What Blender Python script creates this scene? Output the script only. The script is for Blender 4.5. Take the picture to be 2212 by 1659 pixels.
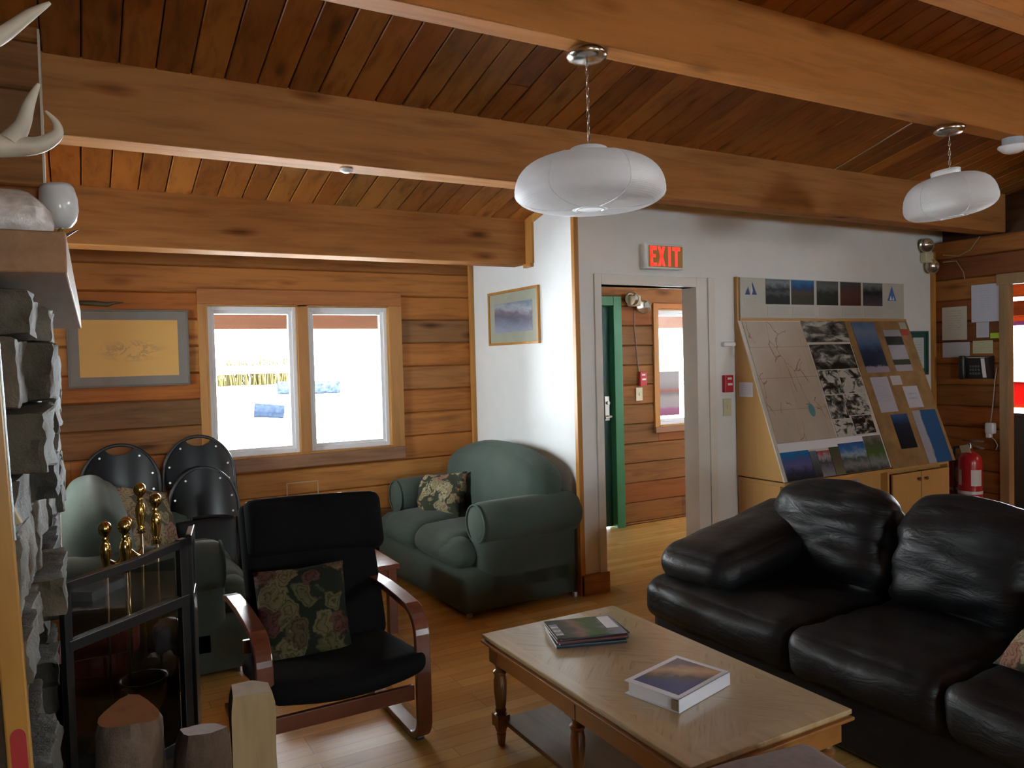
import bpy, bmesh, math, random
from mathutils import Vector, Matrix, noise as mnoise
sc = bpy.context.scene
C = sc.collection
for o in list(bpy.data.objects): bpy.data.objects.remove(o)
random.seed(11)
# ---------------------------------------------------------------- camera
cam_d = bpy.data.cameras.new('camera'); cam = bpy.data.objects.new('camera', cam_d); C.objects.link(cam)
yaw, pitch, roll, FPX = 0.512625, -0.0309126, -0.0252530, 1681.489
fw = Vector((math.sin(yaw)*math.cos(pitch), math.cos(yaw)*math.cos(pitch), math.sin(pitch)))
r0 = Vector((math.cos(yaw), -math.sin(yaw), 0)); u0 = r0.cross(fw)
rt = math.cos(roll)*r0+math.sin(roll)*u0; up = -math.sin(roll)*r0+math.cos(roll)*u0
cam.matrix_world = Matrix(((rt.x, up.x, -fw.x, 0), (rt.y, up.y, -fw.y, 0), (rt.z, up.z, -fw.z, 1.55), (0, 0, 0, 1)))
cam_d.sensor_width = 36; cam_d.lens = 36*FPX/2212; cam_d.clip_start = .05; cam_d.clip_end = 300
sc.camera = cam
# ---------------------------------------------------------------- world and light
SKY = 28.0
w = bpy.data.worlds.new('overcast_sky'); sc.world = w; w.use_nodes = True
bg = w.node_tree.nodes['Background']; bg.inputs[0].default_value = (.87, .97, 1.0, 1); bg.inputs[1].default_value = SKY
sun_d = bpy.data.lights.new('low_winter_sun', 'SUN'); sun_d.energy = 55; sun_d.angle = .01; sun_d.color = (1, .95, .88)
sun = bpy.data.objects.new('low_winter_sun', sun_d); C.objects.link(sun); sun.rotation_euler = Vector((-.78, .28, -.55)).to_track_quat('-Z', 'Y').to_euler()
def portal(name, loc, direction, sx, sy):
    l = bpy.data.lights.new(name, 'AREA'); l.shape = 'RECTANGLE'; l.size = sx; l.size_y = sy
    l.cycles.is_portal = True
    o = bpy.data.objects.new(name, l); C.objects.link(o); o.location = loc
    o.rotation_euler = Vector(direction).to_track_quat('-Z', 'Y').to_euler()
portal('portal_window_alcove', (1.46, 5.95, 1.45), (0, -1, 0), 1.5, 1.3)
portal('portal_window_corridor', (5.2, 5.95, 1.45), (0, -1, 0), 1.0, 1.2)
portal('portal_window_rear', (.7, -3.75, 1.6), (0, 1, 0), .85, .85)
portal('portal_window_rear_b', (4.3, -3.75, 1.6), (0, 1, 0), .95, .85)
portal('portal_window_alcove_side', (-1.0, 4.55, 1.5), (1, 0, 0), .9, 1.1)
portal('portal_window_next_room', (9.75, 4.4, 1.5), (-1, 0, 0), 1.6, 1.1)
sc.view_settings.view_transform = 'Standard'; sc.view_settings.look = 'None'
sc.view_settings.exposure = 0.82; sc.view_settings.gamma = 1; sc.view_settings.use_curve_mapping = False
sc.cycles.max_bounces = 10; sc.cycles.diffuse_bounces = 6; sc.cycles.transparent_max_bounces = 12
sc.cycles.sample_clamp_indirect = 30; sc.cycles.use_denoising = True
sc.cycles.caustics_reflective = False; sc.cycles.caustics_refractive = False
# ---------------------------------------------------------------- materials
def newmat(name):
    m = bpy.data.materials.new(name); m.use_nodes = True
    nt = m.node_tree; b = nt.nodes['Principled BSDF']
    return m, nt, b
def nd(nt, t, **kw):
    n = nt.nodes.new(t)
    for k, v in kw.items():
        if k in n.inputs.keys(): n.inputs[k].default_value = v
        else: setattr(n, k, v)
    return n
def c4(c): return (c[0], c[1], c[2], 1)
def math_n(nt, op, a, b=None, clamp=False):
    n = nt.nodes.new('ShaderNodeMath'); n.operation = op; n.use_clamp = clamp
    for i, x in enumerate((a, b)):
        if x is None: continue
        if isinstance(x, (int, float)): n.inputs[i].default_value = x
        else: nt.links.new(x, n.inputs[i])
    return n.outputs[0]
def ramp(nt, fac, stops, interp='LINEAR'):
    r = nt.nodes.new('ShaderNodeValToRGB'); r.color_ramp.interpolation = interp
    e = r.color_ramp.elements; e.remove(e[-1]); e[0].position = stops[0][0]; e[0].color = c4(stops[0][1])
    for p, c in stops[1:]: q = e.new(p); q.color = c4(c)
    nt.links.new(fac, r.inputs[0]); return r.outputs[0]
def mixc(nt, fac, a, b, mode='MIX'):
    n = nt.nodes.new('ShaderNodeMix'); n.data_type = 'RGBA'; n.blend_type = mode
    if isinstance(fac, (int, float)): n.inputs[0].default_value = fac
    else: nt.links.new(fac, n.inputs[0])
    for i, x in ((6, a), (7, b)):
        if isinstance(x, tuple): n.inputs[i].default_value = c4(x)
        else: nt.links.new(x, n.inputs[i])
    return n.outputs[2]
def coords(nt, scale=(1, 1, 1), kind='Object', rnd=False, rot=(0, 0, 0)):
    tc = nt.nodes.new('ShaderNodeTexCoord'); mp = nt.nodes.new('ShaderNodeMapping')
    mp.inputs['Scale'].default_value = scale; mp.inputs['Rotation'].default_value = rot
    nt.links.new(tc.outputs[kind], mp.inputs[0]); out = mp.outputs[0]
    if rnd:
        at = nd(nt, 'ShaderNodeAttribute', attribute_name='rnd')
        v = nt.nodes.new('ShaderNodeVectorMath'); v.operation = 'SCALE'; v.inputs[0].default_value = (37.1, 53.7, 71.3)
        nt.links.new(at.outputs['Fac'], v.inputs['Scale'])
        a = nt.nodes.new('ShaderNodeVectorMath'); a.operation = 'ADD'
        nt.links.new(out, a.inputs[0]); nt.links.new(v.outputs[0], a.inputs[1]); out = a.outputs[0]
        return out, at.outputs['Fac']
    return out
def noise_n(nt, vec, scale, detail=4, rough=.55, dist=0):
    n = nd(nt, 'ShaderNodeTexNoise', Scale=scale, Detail=detail, Roughness=rough, Distortion=dist)
    nt.links.new(vec, n.inputs['Vector']); return n.outputs['Fac']
def bump(nt, b, h, strength=.2, dist=.01):
    n = nd(nt, 'ShaderNodeBump', Strength=strength, Distance=dist)
    nt.links.new(h, n.inputs['Height']); nt.links.new(n.outputs[0], b.inputs['Normal'])
def plain(name, col, rough=.5, metal=0, spec=.5, coat=0, var=.06, emit=0):
    m, nt, b = newmat(name)
    f = noise_n(nt, coords(nt), 9, 3)
    lo = tuple(max(0, x*(1-var)) for x in col); hi = tuple(min(1, x*(1+var)) for x in col)
    nt.links.new(ramp(nt, f, [(.3, lo), (.7, hi)]), b.inputs['Base Color'])
    b.inputs['Roughness'].default_value = rough; b.inputs['Metallic'].default_value = metal
    b.inputs['Specular IOR Level'].default_value = spec
    if coat: b.inputs['Coat Weight'].default_value = coat; b.inputs['Coat Roughness'].default_value = .12
    if emit:
        b.inputs['Emission Color'].default_value = c4(col); b.inputs['Emission Strength'].default_value = emit
    return m
def wood(name, stops, axis='X', rough=.5, knots=.5, coat=0, freq=1.0, spec=.4, grain=.55):
    """stops: list of plank tones, picked per plank by the rnd attribute"""
    m, nt, b = newmat(name)
    s = {'X': (.9, 11, 11), 'Y': (11, .9, 11), 'Z': (11, 11, .9)}[axis]
    s = tuple(x*freq for x in s)
    vec, at = coords(nt, s, rnd=True)
    n = len(stops)
    tone = ramp(nt, at, [((i+.5)/n, c) for i, c in enumerate(stops)], 'LINEAR')
    g = noise_n(nt, vec, 2.2, 6, .62, .6)
    g2 = noise_n(nt, vec, .7, 3, .5, 1.2)
    gm = math_n(nt, 'ADD', math_n(nt, 'MULTIPLY', g, .6), math_n(nt, 'MULTIPLY', g2, .4))
    k = ramp(nt, gm, [(.33, (1-grain, 1-grain*1.1, 1-grain*1.2)), (.52, (.92, .9, .88)), (.7, (1.0, 1.0, 1.0))])
    col = mixc(nt, 1.0, tone, k, 'MULTIPLY')
    if knots:
        s2 = {'X': (1.6, 5.5, 5.5), 'Y': (5.5, 1.6, 5.5), 'Z': (5.5, 5.5, 1.6)}[axis]
        v2, _ = coords(nt, s2, rnd=True)
        vo = nd(nt, 'ShaderNodeTexVoronoi', Scale=1.0); nt.links.new(v2, vo.inputs['Vector'])
        kd = math_n(nt, 'ADD', vo.outputs['Distance'], math_n(nt, 'MULTIPLY', g, .10))
        kk = ramp(nt, kd, [(.06+.05, (.16, .10, .08)), (.12+.05, (.62, .5, .42)), (.26, (1, 1, 1))])
        col = mixc(nt, knots, col, mixc(nt, 1.0, col, kk, 'MULTIPLY'))
    nt.links.new(col, b.inputs['Base Color'])
    b.inputs['Roughness'].default_value = rough; b.inputs['Specular IOR Level'].default_value = spec
    if coat: b.inputs['Coat Weight'].default_value = coat; b.inputs['Coat Roughness'].default_value = .18
    bump(nt, b, gm, .15, .004)
    return m
def fabric(name, c1, c2, scale=160, rough=.95, bstr=.35, big=.25, sheen=.1):
    m, nt, b = newmat(name); v = coords(nt)
    f = noise_n(nt, v, scale, 2, .7); f2 = noise_n(nt, v, 4, 3)
    fm = math_n(nt, 'ADD', math_n(nt, 'MULTIPLY', f, 1-big), math_n(nt, 'MULTIPLY', f2, big))
    nt.links.new(ramp(nt, fm, [(.35, c1), (.65, c2)]), b.inputs['Base Color'])
    b.inputs['Roughness'].default_value = rough; b.inputs['Specular IOR Level'].default_value = .15
    b.inputs['Sheen Weight'].default_value = sheen
    bump(nt, b, f, bstr, .002); return m
def floral(name, dark, mid, light, pink, scale=9):
    m, nt, b = newmat(name); v = coords(nt)
    wv = nd(nt, 'ShaderNodeTexNoise', Scale=scale*1.1, Detail=4); nt.links.new(v, wv.inputs['Vector'])
    mx = nd(nt, 'ShaderNodeVectorMath', operation='MULTIPLY_ADD'); mx.inputs[1].default_value = (.22, .22, .22)
    nt.links.new(wv.outputs['Color'], mx.inputs[0]); nt.links.new(v, mx.inputs[2])
    vo = nd(nt, 'ShaderNodeTexVoronoi', Scale=scale); nt.links.new(mx.outputs[0], vo.inputs['Vector'])
    sepc = nt.nodes.new('ShaderNodeSeparateColor'); nt.links.new(vo.outputs['Color'], sepc.inputs[0])
    cell = ramp(nt, sepc.outputs[0], [(0, mid), (.3, light), (.5, pink), (.68, mid), (.85, light), (1, mid)])
    petal = math_n(nt, 'ADD', math_n(nt, 'MULTIPLY', vo.outputs['Distance'], 5.0), math_n(nt, 'MULTIPLY', wv.outputs['Fac'], 2.2))
    rings = ramp(nt, math_n(nt, 'FRACT', petal), [(.0, (.35, .36, .32)), (.25, (1, 1, 1)), (.8, (.8, .8, .75)), (1, (.35, .36, .32))])
    col = mixc(nt, 1.0, cell, rings, 'MULTIPLY')
    far = ramp(nt, math_n(nt, 'ADD', vo.outputs['Distance'], math_n(nt, 'MULTIPLY', wv.outputs['Fac'], .25)), [(.62, (0, 0, 0)), (.72, (1, 1, 1))])
    col = mixc(nt, far, col, dark)
    nt.links.new(col, b.inputs['Base Color']); b.inputs['Roughness'].default_value = .9; b.inputs['Specular IOR Level'].default_value = .15
    bump(nt, b, noise_n(nt, v, 220, 2), .3, .002); return m
def stone_mat(name, stops, scale=7):
    m, nt, b = newmat(name); vec, at = coords(nt, rnd=True)
    n = len(stops); tone = ramp(nt, at, [((i+.5)/n, c) for i, c in enumerate(stops)])
    f = noise_n(nt, vec, scale, 8, .68); f2 = noise_n(nt, vec, scale*.35, 4, .6, 1.5)
    k = ramp(nt, math_n(nt, 'ADD', math_n(nt, 'MULTIPLY', f, .55), math_n(nt, 'MULTIPLY', f2, .45)), [(.34, (.25, .23, .2)), (.5, (.8, .77, .7)), (.62, (1, 1, 1))])
    nt.links.new(mixc(nt, 1.0, tone, k, 'MULTIPLY'), b.inputs['Base Color']); b.inputs['Roughness'].default_value = .75
    bump(nt, b, f, .9, .02); return m
def photo_mat(name, stops, nscale=6, namp=.35, gloss=.35, vertical=True, white=0.0, tilt=0.0):
    """printed picture: bands of colour broken up by noise, on the UV of the sheet"""
    m, nt, b = newmat(name); v = coords(nt, kind='UV'); sx = nt.nodes.new('ShaderNodeSeparateXYZ'); nt.links.new(v, sx.inputs[0])
    y = sx.outputs[1] if vertical else sx.outputs[0]; x = sx.outputs[0] if vertical else sx.outputs[1]
    f = noise_n(nt, v, nscale, 7, .65, .4)
    t = math_n(nt, 'ADD', y, math_n(nt, 'MULTIPLY', math_n(nt, 'SUBTRACT', f, .5), namp*2))
    if tilt: t = math_n(nt, 'ADD', t, math_n(nt, 'MULTIPLY', math_n(nt, 'SUBTRACT', x, .5), tilt))
    col = ramp(nt, t, stops)
    if white:
        ax = math_n(nt, 'ABSOLUTE', math_n(nt, 'SUBTRACT', sx.outputs[0], .5)); ay = math_n(nt, 'ABSOLUTE', math_n(nt, 'SUBTRACT', sx.outputs[1], .5))
        e = math_n(nt, 'GREATER_THAN', math_n(nt, 'MAXIMUM', ax, ay), .5-white)
        col = mixc(nt, e, col, (.72, .72, .74))
    nt.links.new(mixc(nt, 1.0, col, (.72,.72,.72), 'MULTIPLY'), b.inputs['Base Color']); b.inputs['Roughness'].default_value = gloss+.2; b.inputs['Specular IOR Level'].default_value = .25; return m
def text_paper(name, base, ink, rows=18, mx=.1, top=.92, bottom=.12, strength=.6, seed=0.0):
    m, nt, b = newmat(name); v = coords(nt, kind='UV'); sx = nt.nodes.new('ShaderNodeSeparateXYZ'); nt.links.new(v, sx.inputs[0])
    fr = math_n(nt, 'FRACT', math_n(nt, 'MULTIPLY', sx.outputs[1], rows)); line = math_n(nt, 'LESS_THAN', fr, .42)
    v2 = coords(nt, (26, rows*1.0, 1), kind='UV'); ad = nd(nt, 'ShaderNodeVectorMath', operation='ADD'); ad.inputs[1].default_value = (seed, seed*3.3, seed)
    nt.links.new(v2, ad.inputs[0]); wn = nd(nt, 'ShaderNodeTexNoise', Scale=1.0, Detail=1); nt.links.new(ad.outputs[0], wn.inputs['Vector'])
    on = math_n(nt, 'GREATER_THAN', wn.outputs['Fac'], .47)
    mk = math_n(nt, 'MULTIPLY', line, on)
    for s, th, op in ((0, mx, 'GREATER_THAN'), (0, 1-mx, 'LESS_THAN'), (1, bottom, 'GREATER_THAN'), (1, top, 'LESS_THAN')):
        mk = math_n(nt, 'MULTIPLY', mk, math_n(nt, op, sx.outputs[s], th))
    nt.links.new(mixc(nt, math_n(nt, 'MULTIPLY', mk, strength), base, ink), b.inputs['Base Color']); b.inputs['Roughness'].default_value = .6
    return m
# ---------------------------------------------------------------- mesh builder
class MB:
    def __init__(s): s.v = []; s.f = []; s.m = []; s.r = []; s.uv = []
    def add(s, vs, fs, mat=0, rnd=None, M=None, uvs=None):
        if rnd is None: rnd = random.random()
        o = len(s.v)
        for p in vs:
            p = Vector(p); s.v.append(M @ p if M is not None else p)
        for i, f in enumerate(fs):
            s.f.append([o+j for j in f]); s.m.append(mat); s.r.append(rnd)
            s.uv.append(uvs[i] if uvs else ([(0, 0), (1, 0), (1, 1), (0, 1)] if len(f) == 4 else [(.5, .5)]*len(f)))
        return s
    def box(s, x0, x1, y0, y1, z0, z1, mat=0, rnd=None, M=None):
        v = [(x0,y0,z0),(x1,y0,z0),(x1,y1,z0),(x0,y1,z0),(x0,y0,z1),(x1,y0,z1),(x1,y1,z1),(x0,y1,z1)]
        f = [(0,1,5,4),(2,3,7,6),(1,2,6,5),(3,0,4,7),(4,5,6,7),(1,0,3,2)]
        return s.add(v, f, mat, rnd, M)
    def sheet(s, O, U, V, t=.002, mat=0, edge=None):
        """flat sheet: origin, width and height vectors; front face has clean UVs"""
        O, U, V = Vector(O), Vector(U), Vector(V); N = U.cross(V).normalized()*t
        v = [O, O+U, O+U+V, O+V, O+N, O+U+N, O+U+V+N, O+V+N]
        e = mat if edge is None else edge
        s.add(v, [(4,5,6,7)], mat); s.add(v, [(3,2,1,0),(0,1,5,4),(1,2,6,5),(2,3,7,6),(3,0,4,7)], e); return s
    def tube(s, pts, r, n=10, mat=0, rnd=None, M=None, flat=1.0, caps=True):
        pts = [Vector(p) for p in pts]; k = len(pts); rs = r if isinstance(r, (list, tuple)) else [r]*k
        if rnd is None: rnd = random.random()
        t0 = (pts[1]-pts[0]).normalized(); a = Vector((0, 0, 1)) if abs(t0.z) < .9 else Vector((1, 0, 0))
        nrm = t0.cross(a).normalized(); vs = []
        for i, p in enumerate(pts):
            t = (pts[min(i+1, k-1)]-pts[max(i-1, 0)]).normalized()
            nrm = (nrm - t*nrm.dot(t)).normalized(); bn = t.cross(nrm)
            for j in range(n):
                an = 2*math.pi*j/n; vs.append(p+(nrm*math.cos(an)+bn*math.sin(an)*flat)*rs[i])
        fs = [(i*n+j, i*n+(j+1) % n, (i+1)*n+(j+1) % n, (i+1)*n+j) for i in range(k-1) for j in range(n)]
        s.add(vs, fs, mat, rnd, M)
        if caps: s.add(vs[:n], [tuple(range(n))[::-1]], mat, rnd, M); s.add(vs[-n:], [tuple(range(n))], mat, rnd, M)
        return s
    def lathe(s, prof, c=(0, 0, 0), n=24, mat=0, M=None, rnd=None):
        vs = []
        if rnd is None: rnd = random.random()
        for r, z in prof:
            for j in range(n):
                a = 2*math.pi*j/n; vs.append((c[0]+r*math.cos(a), c[1]+r*math.sin(a), c[2]+z))
        fs = [(i*n+j, i*n+(j+1) % n, (i+1)*n+(j+1) % n, (i+1)*n+j) for i in range(len(prof)-1) for j in range(n)]
        return s.add(vs, fs, mat, rnd, M)
    def prism(s, poly, h0, h1, axis='Z', mat=0, rnd=None, M=None):
        k = len(poly)
        def P(a, b, h): return {'Z': (a, b, h), 'X': (h, a, b), 'Y': (a, h, b)}[axis]
        vs = [P(a, b, h0) for a, b in poly]+[P(a, b, h1) for a, b in poly]
        fs = [tuple(range(k))[::-1], tuple(range(k, 2*k))]+[(i, (i+1) % k, k+(i+1) % k, k+i) for i in range(k)]
        return s.add(vs, fs, mat, rnd, M)
    def rbox(s, c, h, r, n=12, bulge=(0, 0, 0), M=None, mat=0, rnd=None, wr=0, wf=3.0, fn=None, seed=0, aniso=(1, 1, 1)):
        """soft box: centre, half sizes, edge radius; bulge swells each pair of faces; wr = wrinkle height"""
        if rnd is None: rnd = random.random()
        c = Vector(c); idx = {}; vs = []; fs = []
        def P(p):
            key = tuple(round(x, 5) for x in p)
            if key in idx: return idx[key]
            q = Vector((p[0]*h[0], p[1]*h[1], p[2]*h[2]))
            inn = Vector([max(-(h[i]-r), min(h[i]-r, q[i])) for i in range(3)]); d = q-inn
            nn = d.normalized() if d.length > 1e-9 else Vector((0, 0, 0))
            if d.length > 1e-9: q = inn+nn*r
            for i in range(3):
                j, k = (i+1) % 3, (i+2) % 3
                q[i] += bulge[i]*(p[i])*(1-p[j]**2)*(1-p[k]**2)
            if wr:
                w_ = mnoise.noise(Vector((q.x*aniso[0], q.y*aniso[1], q.z*aniso[2]))*wf+Vector((seed, seed*1.7, seed*.3)))
                w_ += .5*mnoise.noise(Vector((q.x*aniso[0], q.y*aniso[1], q.z*aniso[2]))*wf*2.3+Vector((seed, 5, seed)))
                q += (nn if nn.length > .1 else Vector((0, 0, 1)))*w_*wr
            if fn: q = fn(q)
            idx[key] = len(vs); vs.append(q+c); return idx[key]
        g = []
        for i in range(n+1):
            u = -1+2*i/n; g.append(math.copysign(1-(1-abs(u))**1.35, u))
        for ax in range(3):
            for sg in (-1, 1):
                for i in range(n):
                    for j in range(n):
                        q = []
                        for (a, b_) in ((i, j), (i+1, j), (i+1, j+1), (i, j+1)):
                            p = [0, 0, 0]; p[ax] = sg; p[(ax+1) % 3] = g[a]; p[(ax+2) % 3] = g[b_]; q.append(P(tuple(p)))
                        fs.append(tuple(q) if sg > 0 else tuple(q[::-1]))
        return s.add(vs, fs, mat, rnd, M)
    def pillow(s, w_, h_, t, M=None, n=18, mat=0, seed=0, lump=.006):
        vs = []; fs = []
        for sg in (1, -1):
            for i in range(n+1):
                for j in range(n+1):
                    u = -1+2*i/n; v = -1+2*j/n
                    th = t*.5*(max(0, (1-abs(u)**2.6))*max(0, (1-abs(v)**2.6)))**.48
                    pin = 1-.05*(1-abs(u*v))*(abs(u)**6+abs(v)**6)
                    z = sg*th+(lump*mnoise.noise(Vector((u*2+seed, v*2, seed))) if th > 0 else 0)
                    vs.append((u*w_/2*pin, v*h_/2*pin, z))
        m_ = (n+1)**2
        for k in (0, 1):
            for i in range(n):
                for j in range(n):
                    a = k*m_+i*(n+1)+j; q = (a, a+n+1, a+n+2, a+1); fs.append(q if k == 0 else q[::-1])
        return s.add(vs, fs, mat, None, M)
    def build(s, name, mats, parent=None, bevel=0, smooth=False, seg=2, weld=True, sub=0):
        me = bpy.data.meshes.new(name); me.from_pydata([tuple(p) for p in s.v], [], s.f)
        if not isinstance(mats, (list, tuple)): mats = [mats]
        for m in mats: me.materials.append(m)
        me.polygons.foreach_set('material_index', s.m)
        at = me.attributes.new('rnd', 'FLOAT', 'FACE'); at.data.foreach_set('value', s.r)
        ul = me.uv_layers.new(name='UVMap'); k = 0
        for uvs in s.uv:
            for q in uvs: ul.data[k].uv = q; k += 1
        if weld and smooth:
            bm = bmesh.new(); bm.from_mesh(me); bmesh.ops.remove_doubles(bm, verts=bm.verts, dist=1e-5)
            bmesh.ops.recalc_face_normals(bm, faces=bm.faces); bm.to_mesh(me); bm.free()
        if smooth: me.polygons.foreach_set('use_smooth', [True]*len(me.polygons))
        me.update()
        o = bpy.data.objects.new(name, me); C.objects.link(o)
        if parent is not None: o.parent = parent
        if bevel:
            b = o.modifiers.new('edge', 'BEVEL'); b.width = bevel; b.segments = seg; b.limit_method = 'ANGLE'; b.angle_limit = math.radians(40)
            if not smooth: b.harden_normals = False
        if sub:
            b = o.modifiers.new('sub', 'SUBSURF'); b.levels = sub; b.render_levels = sub
        return o
def thing(name, label, cat, loc=(0, 0, 0), rz=0, group=None, rot=None):
    o = bpy.data.objects.new(name, None); C.objects.link(o); o.location = loc; o.rotation_euler = rot or (0, 0, rz)
    o.empty_display_size = .05; return tag(o, label, cat, group)
def tag(o, label, cat, group=None):
    o['label'] = label; o['category'] = cat
    if group: o['group'] = group
    return o
def struct(o): o['kind'] = 'structure'; return o
def T(x=0, y=0, z=0): return Matrix.Translation((x, y, z))
def R(a, ax='Z'): return Matrix.Rotation(math.radians(a), 4, ax)
def dup(root, loc, rot, label, group=None):
    r = root.copy(); C.objects.link(r); r.location = loc; r.rotation_euler = rot; r['label'] = label
    if group: r['group'] = group
    for ch in list(root.children):
        c_ = ch.copy(); C.objects.link(c_); c_.parent = r
        for g in list(ch.children):
            d = g.copy(); C.objects.link(d); d.parent = c_
    return r
def shade_auto(o, ang=35):
    for p in o.data.polygons: p.use_smooth = True
    if hasattr(o.data, 'set_sharp_from_angle'): o.data.set_sharp_from_angle(angle=math.radians(ang))
    return o
# shared materials
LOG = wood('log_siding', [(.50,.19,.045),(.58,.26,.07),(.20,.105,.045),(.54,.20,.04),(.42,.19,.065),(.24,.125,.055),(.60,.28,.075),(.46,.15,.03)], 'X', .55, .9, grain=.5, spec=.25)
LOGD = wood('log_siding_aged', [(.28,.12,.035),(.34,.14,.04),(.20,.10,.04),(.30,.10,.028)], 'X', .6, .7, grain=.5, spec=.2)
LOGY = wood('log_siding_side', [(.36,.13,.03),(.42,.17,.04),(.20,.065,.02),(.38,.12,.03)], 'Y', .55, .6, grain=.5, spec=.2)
BEAM = wood('beam_timber', [(.46,.21,.07),(.42,.19,.062)], 'X', .72, .8, grain=.4, spec=.12)
CEIL = wood('ceiling_board', [(.40,.15,.032),(.24,.085,.02),(.56,.25,.05),(.30,.10,.022),(.46,.18,.036),(.32,.14,.034)], 'Y', .45, .7, grain=.5, spec=.25)
TRIM = wood('fir_trim', [(.56,.27,.06),(.52,.24,.055)], 'Z', .4, .1, grain=.3)
TRIMX = wood('fir_trim_level', [(.52,.20,.05),(.47,.17,.045)], 'X', .5, .2, grain=.35)
WHITE = plain('white_paint', (.78,.80,.80), .6, var=.02)
TRIMW = plain('cream_trim_paint', (.74,.73,.69), .45, var=.02)
VINYL = plain('white_vinyl', (.82,.84,.87), .35, var=.01)
BLACKM = plain('black_metal', (.018,.018,.02), .32, 0, .6)
STEEL = plain('brushed_steel', (.55,.54,.52), .3, 1)
BRASS = plain('polished_brass', (.62,.43,.14), .18, 1)
PAPERW = plain('white_paper', (.78,.79,.84), .6, var=.01)
def glass_mat(name='window_glass', tint=(1, 1, 1), gloss=.06):
    m, nt, b = newmat(name); nt.nodes.remove(b); out = nt.nodes['Material Output']
    t = nd(nt, 'ShaderNodeBsdfTransparent'); t.inputs[0].default_value = c4(tint)
    g = nd(nt, 'ShaderNodeBsdfGlossy'); g.inputs['Roughness'].default_value = .02
    fr = nd(nt, 'ShaderNodeFresnel', IOR=1.45); mx = nt.nodes.new('ShaderNodeMixShader')
    nt.links.new(fr.outputs[0], mx.inputs[0]); nt.links.new(t.outputs[0], mx.inputs[1]); nt.links.new(g.outputs[0], mx.inputs[2])
    nt.links.new(mx.outputs[0], out.inputs[0]); return m
GLASS = glass_mat()
# ---------------------------------------------------------------- room shell
XS, Y2, YB, XR = 2.845, 4.177, 5.68, 6.63
def zc(y): return 2.812-.235*(y-3.616)
# floor: narrow maple strips running along X
def floor_mat():
    m, nt, b = newmat('maple_strip_floor'); v = coords(nt, (1, 1, 1))
    br = nd(nt, 'ShaderNodeTexBrick', Scale=1.0); nt.links.new(v, br.inputs['Vector'])
    br.offset = .37; br.offset_frequency = 3; br.squash = 1
    br.inputs['Color1'].default_value = (.0, .0, .0, 1); br.inputs['Color2'].default_value = (1, 1, 1, 1); br.inputs['Mortar'].default_value = (.5, .5, .5, 1)
    br.inputs['Mortar Size'].default_value = .0016; br.inputs['Mortar Smooth'].default_value = .1; br.inputs['Brick Width'].default_value = .78; br.inputs['Row Height'].default_value = .083
    sp = nt.nodes.new('ShaderNodeSeparateColor'); nt.links.new(br.outputs['Color'], sp.inputs[0])
    tone = ramp(nt, sp.outputs[0], [(0, (.60,.35,.10)), (.4, (.70,.43,.135)), (.7, (.76,.49,.165)), (1, (.65,.39,.12))])
    g = noise_n(nt, coords(nt, (1.5, 22, 1)), 2.5, 5, .6, .4)
    col = mixc(nt, 1.0, tone, ramp(nt, g, [(.3, (.88,.85,.80)), (.6, (1, 1, 1))]), 'MULTIPLY')
    col = mixc(nt, math_n(nt, 'MULTIPLY', br.outputs['Fac'], .6), col, (.2,.11,.045))
    nt.links.new(col, b.inputs['Base Color'])
    rg = ramp(nt, noise_n(nt, coords(nt), 3, 4), [(.3, (.2,.2,.2)), (.7, (.3,.3,.3))]); sr = nt.nodes.new('ShaderNodeSeparateColor'); nt.links.new(rg, sr.inputs[0])
    b.inputs['Roughness'].default_value = .24; b.inputs['Specular IOR Level'].default_value = .22
    bump(nt, b, br.outputs['Fac'], -.12, .002); return m
struct(MB().box(-3.1, 9.9, -3.7, 5.9, -.12, 0).build('floor', floor_mat()))
# ceiling boards running down the slope
b = MB(); x = -3.1; i = 0
sl = Matrix(((1,0,0,0),(0,1,0,0),(0,-.235,1,0),(0,0,0,1)))
while x < 9.9:
    wd = .138; z0 = 2.812+.235*3.616
    yj = random.uniform(-2.5, 4.6)
    for (a, c_) in ((-3.75, yj), (yj, 6.3)):
        b.box(x+.0025, x+wd-.0025, a, c_, z0, z0+.03, M=sl)
    x += wd
b.box(-3.2, 10, -3.8, 6.3, z0+.022, z0+.12, mat=1, M=sl)
struct(b.build('ceiling', [CEIL, plain('dark_gap', (.03,.014,.006), .8)], bevel=.004, seg=1))
def courses(b, p0, p1, z0, z1, thick, face, holes=(), h=.1815, zoff=2.245, joint=0, mats=0):
    """log courses between p0 and p1 along an axis; face: 'Y-' (wall seen from -Y), 'X-'; holes (a0,a1,z0,z1)"""
    zs = []; k = 0; z = zoff
    while z < z1: z += h
    zz = z1; cur = zoff
    while cur < z1: cur += h
    cur -= h
    tops = []; t = z1; lo = cur
    while t > z0+1e-6:
        lo2 = max(lo, z0); tops.append((lo2, t)); t = lo2; lo = lo2-h
    for (a, c_) in tops:
        segs = [(p0, p1, a, c_)]
        for (h0, h1, hz0, hz1) in holes:
            ns = []
            for (s0, s1, b0, b1) in segs:
                if b1 <= hz0 or b0 >= hz1 or h1 <= s0 or h0 >= s1: ns.append((s0, s1, b0, b1)); continue
                if s0 < h0: ns.append((s0, h0, b0, b1))
                if h1 < s1: ns.append((h1, s1, b0, b1))
                m0, m1 = max(s0, h0), min(s1, h1)
                if hz0-b0 > .022: ns.append((m0, m1, b0, hz0))
                if b1-hz1 > .022: ns.append((m0, m1, hz1, b1))
            segs = ns
        for q in segs: yield q
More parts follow.
